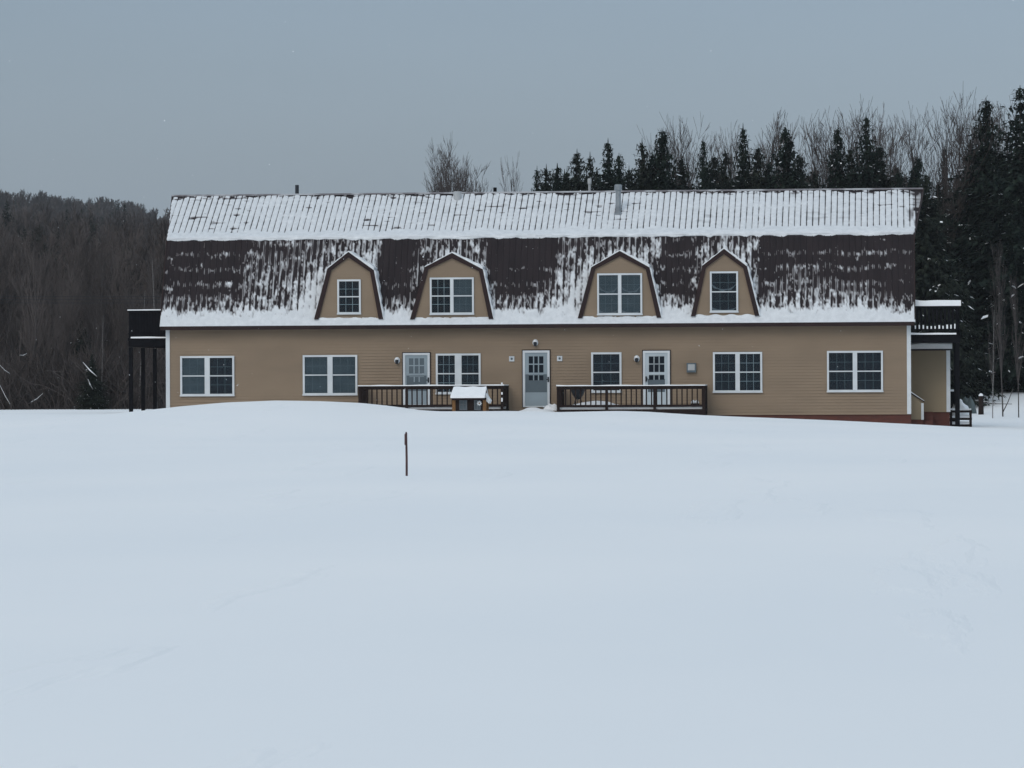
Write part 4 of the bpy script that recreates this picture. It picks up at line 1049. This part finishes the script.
# far wooded hillside: one mass
def merged(name, items, mats, label, cat):
    Vs, Fs, Ms, off = [], [], [], 0
    for (v, f, m), (x, y, z, sx, sz, rot) in items:
        c, s = math.cos(rot), math.sin(rot)
        vv = np.stack([(v[:, 0]*c-v[:, 1]*s)*sx+x, (v[:, 0]*s+v[:, 1]*c)*sx+y, v[:, 2]*sz+z], -1)
        Vs.append(vv); Fs.append(f+off); off += len(v); Ms.append(np.full(len(f), m))
    o = link(name, np_mesh(name, np.concatenate(Vs), np.concatenate(Fs), mats, np.concatenate(Ms))); tag(o, label, cat, kind='stuff'); return o
low = []
for k in range(4):
    (tv, tf), (cv, cf) = bare_tree(200+k, 11., .28, 1, 2, 1.25, tmin=.035)
    low.append((np.concatenate([tv, cv]), np.concatenate([tf, cf+len(tv)]), k % 2))
lowf = []
for k in range(3):
    (tv, tf), (cv, cf) = bare_tree(220+k, 11., .28, 1, 2, 1.0, tmin=.06)
    lowf.append((np.concatenate([tv, cv]), np.concatenate([tf, cf+len(tv)]), k % 2))
lows = []
for k in range(2):
    (tv, tf), (cv, cf, mi) = spruce(300+k, 11, 2.3, .35, 0, .5, .1); lows.append((cv, cf, 2))
brush = []
for k in range(3):
    r = np.random.default_rng(400+k); sg = []
    for _ in range(150):
        a = r.uniform(0, 6.28); p = np.array([r.normal(0, 1.0), r.normal(0, .6), -.1]); q = p
        d = np.array([math.cos(a)*.5, math.sin(a)*.5, 1.]); L = r.uniform(.8, 2.6)
        for j in range(4):
            d = d+r.normal(0, .25, 3); d[2] = abs(d[2]); d /= np.linalg.norm(d); q2 = q+d*L/4; sg.append((q, q2, .016, .012)); q = q2
    v, f = tree_np(sg, 3); brush.append((v, f, k % 2))
items = []
def ok(X, Y):
    px = to_px(X, Y, 2)[0]; return -60 < px < 190
n = 0
while n < 380:   # the same wood goes on outside the frame
    Y = 60+random.random()*370; px = random.uniform(-430, -50) if n % 4 else random.uniform(1060, 1400); X = P(px, 384, Y).x; H = random.uniform(8, 11)
    items.append((random.choice(low), (X, Y, float(ground(X, Y)), H/11*1.2, H/11, random.uniform(0, 6.28)))); n += 1
n = 0
while n < 620:
    Y = 62+(random.random()**1.1)*370; px = random.uniform(-50, 185) if n % 5 else random.uniform(185, 1060)
    X = P(px, 384, Y).x; z = float(ground(X, Y)); H = random.uniform(8.5, 11.5)
    if Y < 110: H *= .86
    if px > 185 and px < 560: H *= .75
    src = random.choice(low) if random.random() < .84 else random.choice(lows)
    items.append((src, (X, Y, z, H/11*random.uniform(.9, 1.2), H/11, random.uniform(0, 6.28)))); n += 1
n = 0
while n < 1700:
    Y = 440+random.random()*480; px = random.uniform(-40, 200) if n < 850 else random.uniform(-420, 300)
    X = P(px, 384, Y).x; z = float(ground(X, Y)); H = random.uniform(8, 11.5)
    src = random.choice(lowf) if random.random() < .86 else random.choice(lows)
    items.append((src, (X, Y, z, H/11*random.uniform(1.1, 1.5), H/11, random.uniform(0, 6.28)))); n += 1
merged('hillside_wood', items, [m_twig, m_twigl, m_needle2], 'hazy leafless wood covering the hill left of the house', 'wood')
items = []
for k in range(420):
    if k % 3: px = random.uniform(-20, 175); Y = random.uniform(36, 80)
    else: px = random.uniform(560, 1050); Y = random.uniform(38, 70)
    if px > 930 and Y < 52: Y += 16
    X = P(px, 384, Y).x; s = random.uniform(.7, 1.5)
    items.append((random.choice(brush), (X, Y, float(ground(X, Y)), s, s, random.uniform(0, 6.28))))
merged('underbrush', items, [m_twig, m_twigl], 'tangled leafless brush along the foot of the woods', 'brush')

# fallen, snow-covered branches at the wood edges
GB = 'snow-covered fallen branches'
for k, (xa_, ya_, xb_, yb_, Y, lb) in enumerate([(0, 366, 10, 374, 34, 'snowy broken branch at the left edge of the wood, upper one'), (0, 386, 11, 406, 34, 'snowy broken branch at the left photo edge reaching the field'), (31, 403, 43, 394, 34, 'short snowy log rising from the field left of the small spruce'),
        (20, 356, 27, 354, 35, 'small snowy twig tip in the left wood'), (83, 363, 97, 377, 33.4, 'bright snow-laden bough on the small left spruce'), (88, 380, 93, 390, 33.4, 'lower snowy bough under the small left spruce'), (975, 401, 1012, 404, 34, 'long low fallen log on the snowy bank at right'), (1003, 412, 1013, 389, 26, 'slanting dead stick on the snowy bank at right')]):
    a, b2 = P(xa_, ya_, Y), P(xb_, yb_, Y+.3); root = thing('fallen_branch', lb, 'branch', a, GB)
    md = (a+b2)/2+Vector((0, 0, -.06)); o = MB(); o.tube([a, md, b2], [.025, .02, .012], 6); o.build('branch', m_bark, root)
    if k < 7:
        o = MB(); o.tube([a+Vector((0, -.03, .045)), md+Vector((0, -.03, .05)), b2+Vector((0, -.03, .03))], [.006, .03 if 3 < k < 6 else .010, .004], 5); o.build('snow', m_snow, root)
# dark logs standing at right
for px, w_, lb in ((981, .22, 'thick dark tree stump on the bank right of the balcony'),):
    a = P(px, 411, 30); top = P(px, 396, 30); o = MB(); o.tube([(a.x, 30, a.z-.4), (a.x, 30, top.z)], [w_*.6, w_*.5], 10); s_ = o.build('stump', m_dark); tag(s_, lb, 'stump')
    o = MB(); o.lathe((a.x, 30, top.z+.002), [(w_*.5, 0), (w_*.45, .06), (.03, .12)], 10); o.build('snow_cap', m_snow, s_)
# power line crossing behind at the left
pw = thing('power_line', 'three faint dark power cables crossing the wood left of the house', 'power line', P(90, 297, 33))
for dy in (0, 3, 6.5):
    pts = []
    for i in range(21):
        px = -260+i*34; p = P(px, 294+dy+2.5*(1-((i-10)/10)**2), 33+.2*dy); pts.append(p)
    o = MB(); o.tube(pts, [.009]*21, 4); o.build('cable', m_blackmetal, pw)
for px in (-260, 420):
    p = P(px, 290, 33.8); gz = float(ground(p.x, 33.8)); o = MB(); o.tube([(p.x, 33.8, gz-.5), (p.x, 33.8, p.z-(.0))], [.13, .10], 8); o.box(p.x-.6, p.x+.6, 33.7, 33.69, p.z-.5, p.z-.4); o.build('utility_pole', m_bark, pw)

# falling snowflakes, sparse
r = np.random.default_rng(5); V = []; Fq = []
for k in range(300):
    d = 25+r.random()**.6*150; px = r.uniform(-60, 1090); py = r.uniform(-40, 430)
    p = CAM+(F+R*((px-512)/FPX)-U*((py-384)/FPX))*d; s = r.uniform(.005, .011)*(.35+d/170)
    if p.z < float(ground(p.x, p.y))+.2: continue
    i = len(V); q = np.array(p)
    V += [q+np.array(v_)*s for v_ in ((1, 0, 0), (0, 1, 0), (-1, 0, 0), (0, -1, 0), (0, 0, 1.2), (0, 0, -1.2))]
    Fq += [(i+a, i+b2, i+c) for a, b2, c in ((0, 1, 4), (1, 2, 4), (2, 3, 4), (3, 0, 4), (1, 0, 5), (2, 1, 5), (3, 2, 5), (0, 3, 5))]
o = link('falling_snow', np_mesh('falling_snow', V, Fq, m_flake)); tag(o, 'sparse white snowflakes drifting in the air', 'snowfall', kind='stuff')

# ---------------------------------------------------------------- haze
HZ = MB(); HZ.box(-1310, 1310, -1010, 1410, -4, 110)
mh_ = bpy.data.materials.new('haze'); mh_.use_nodes = True; t = mh_.node_tree; t.nodes.clear()
oo = t.nodes.new('ShaderNodeOutputMaterial'); pv = t.nodes.new('ShaderNodeVolumePrincipled')
pv.inputs['Color'].default_value = (.80, .86, .92, 1); pv.inputs['Density'].default_value = .00014; pv.inputs['Anisotropy'].default_value = 0
t.links.new(pv.outputs[0], oo.inputs['Volume'])
hz = HZ.build('haze', mh_); tag(hz, 'thin winter haze in the air', 'haze', kind='stuff')
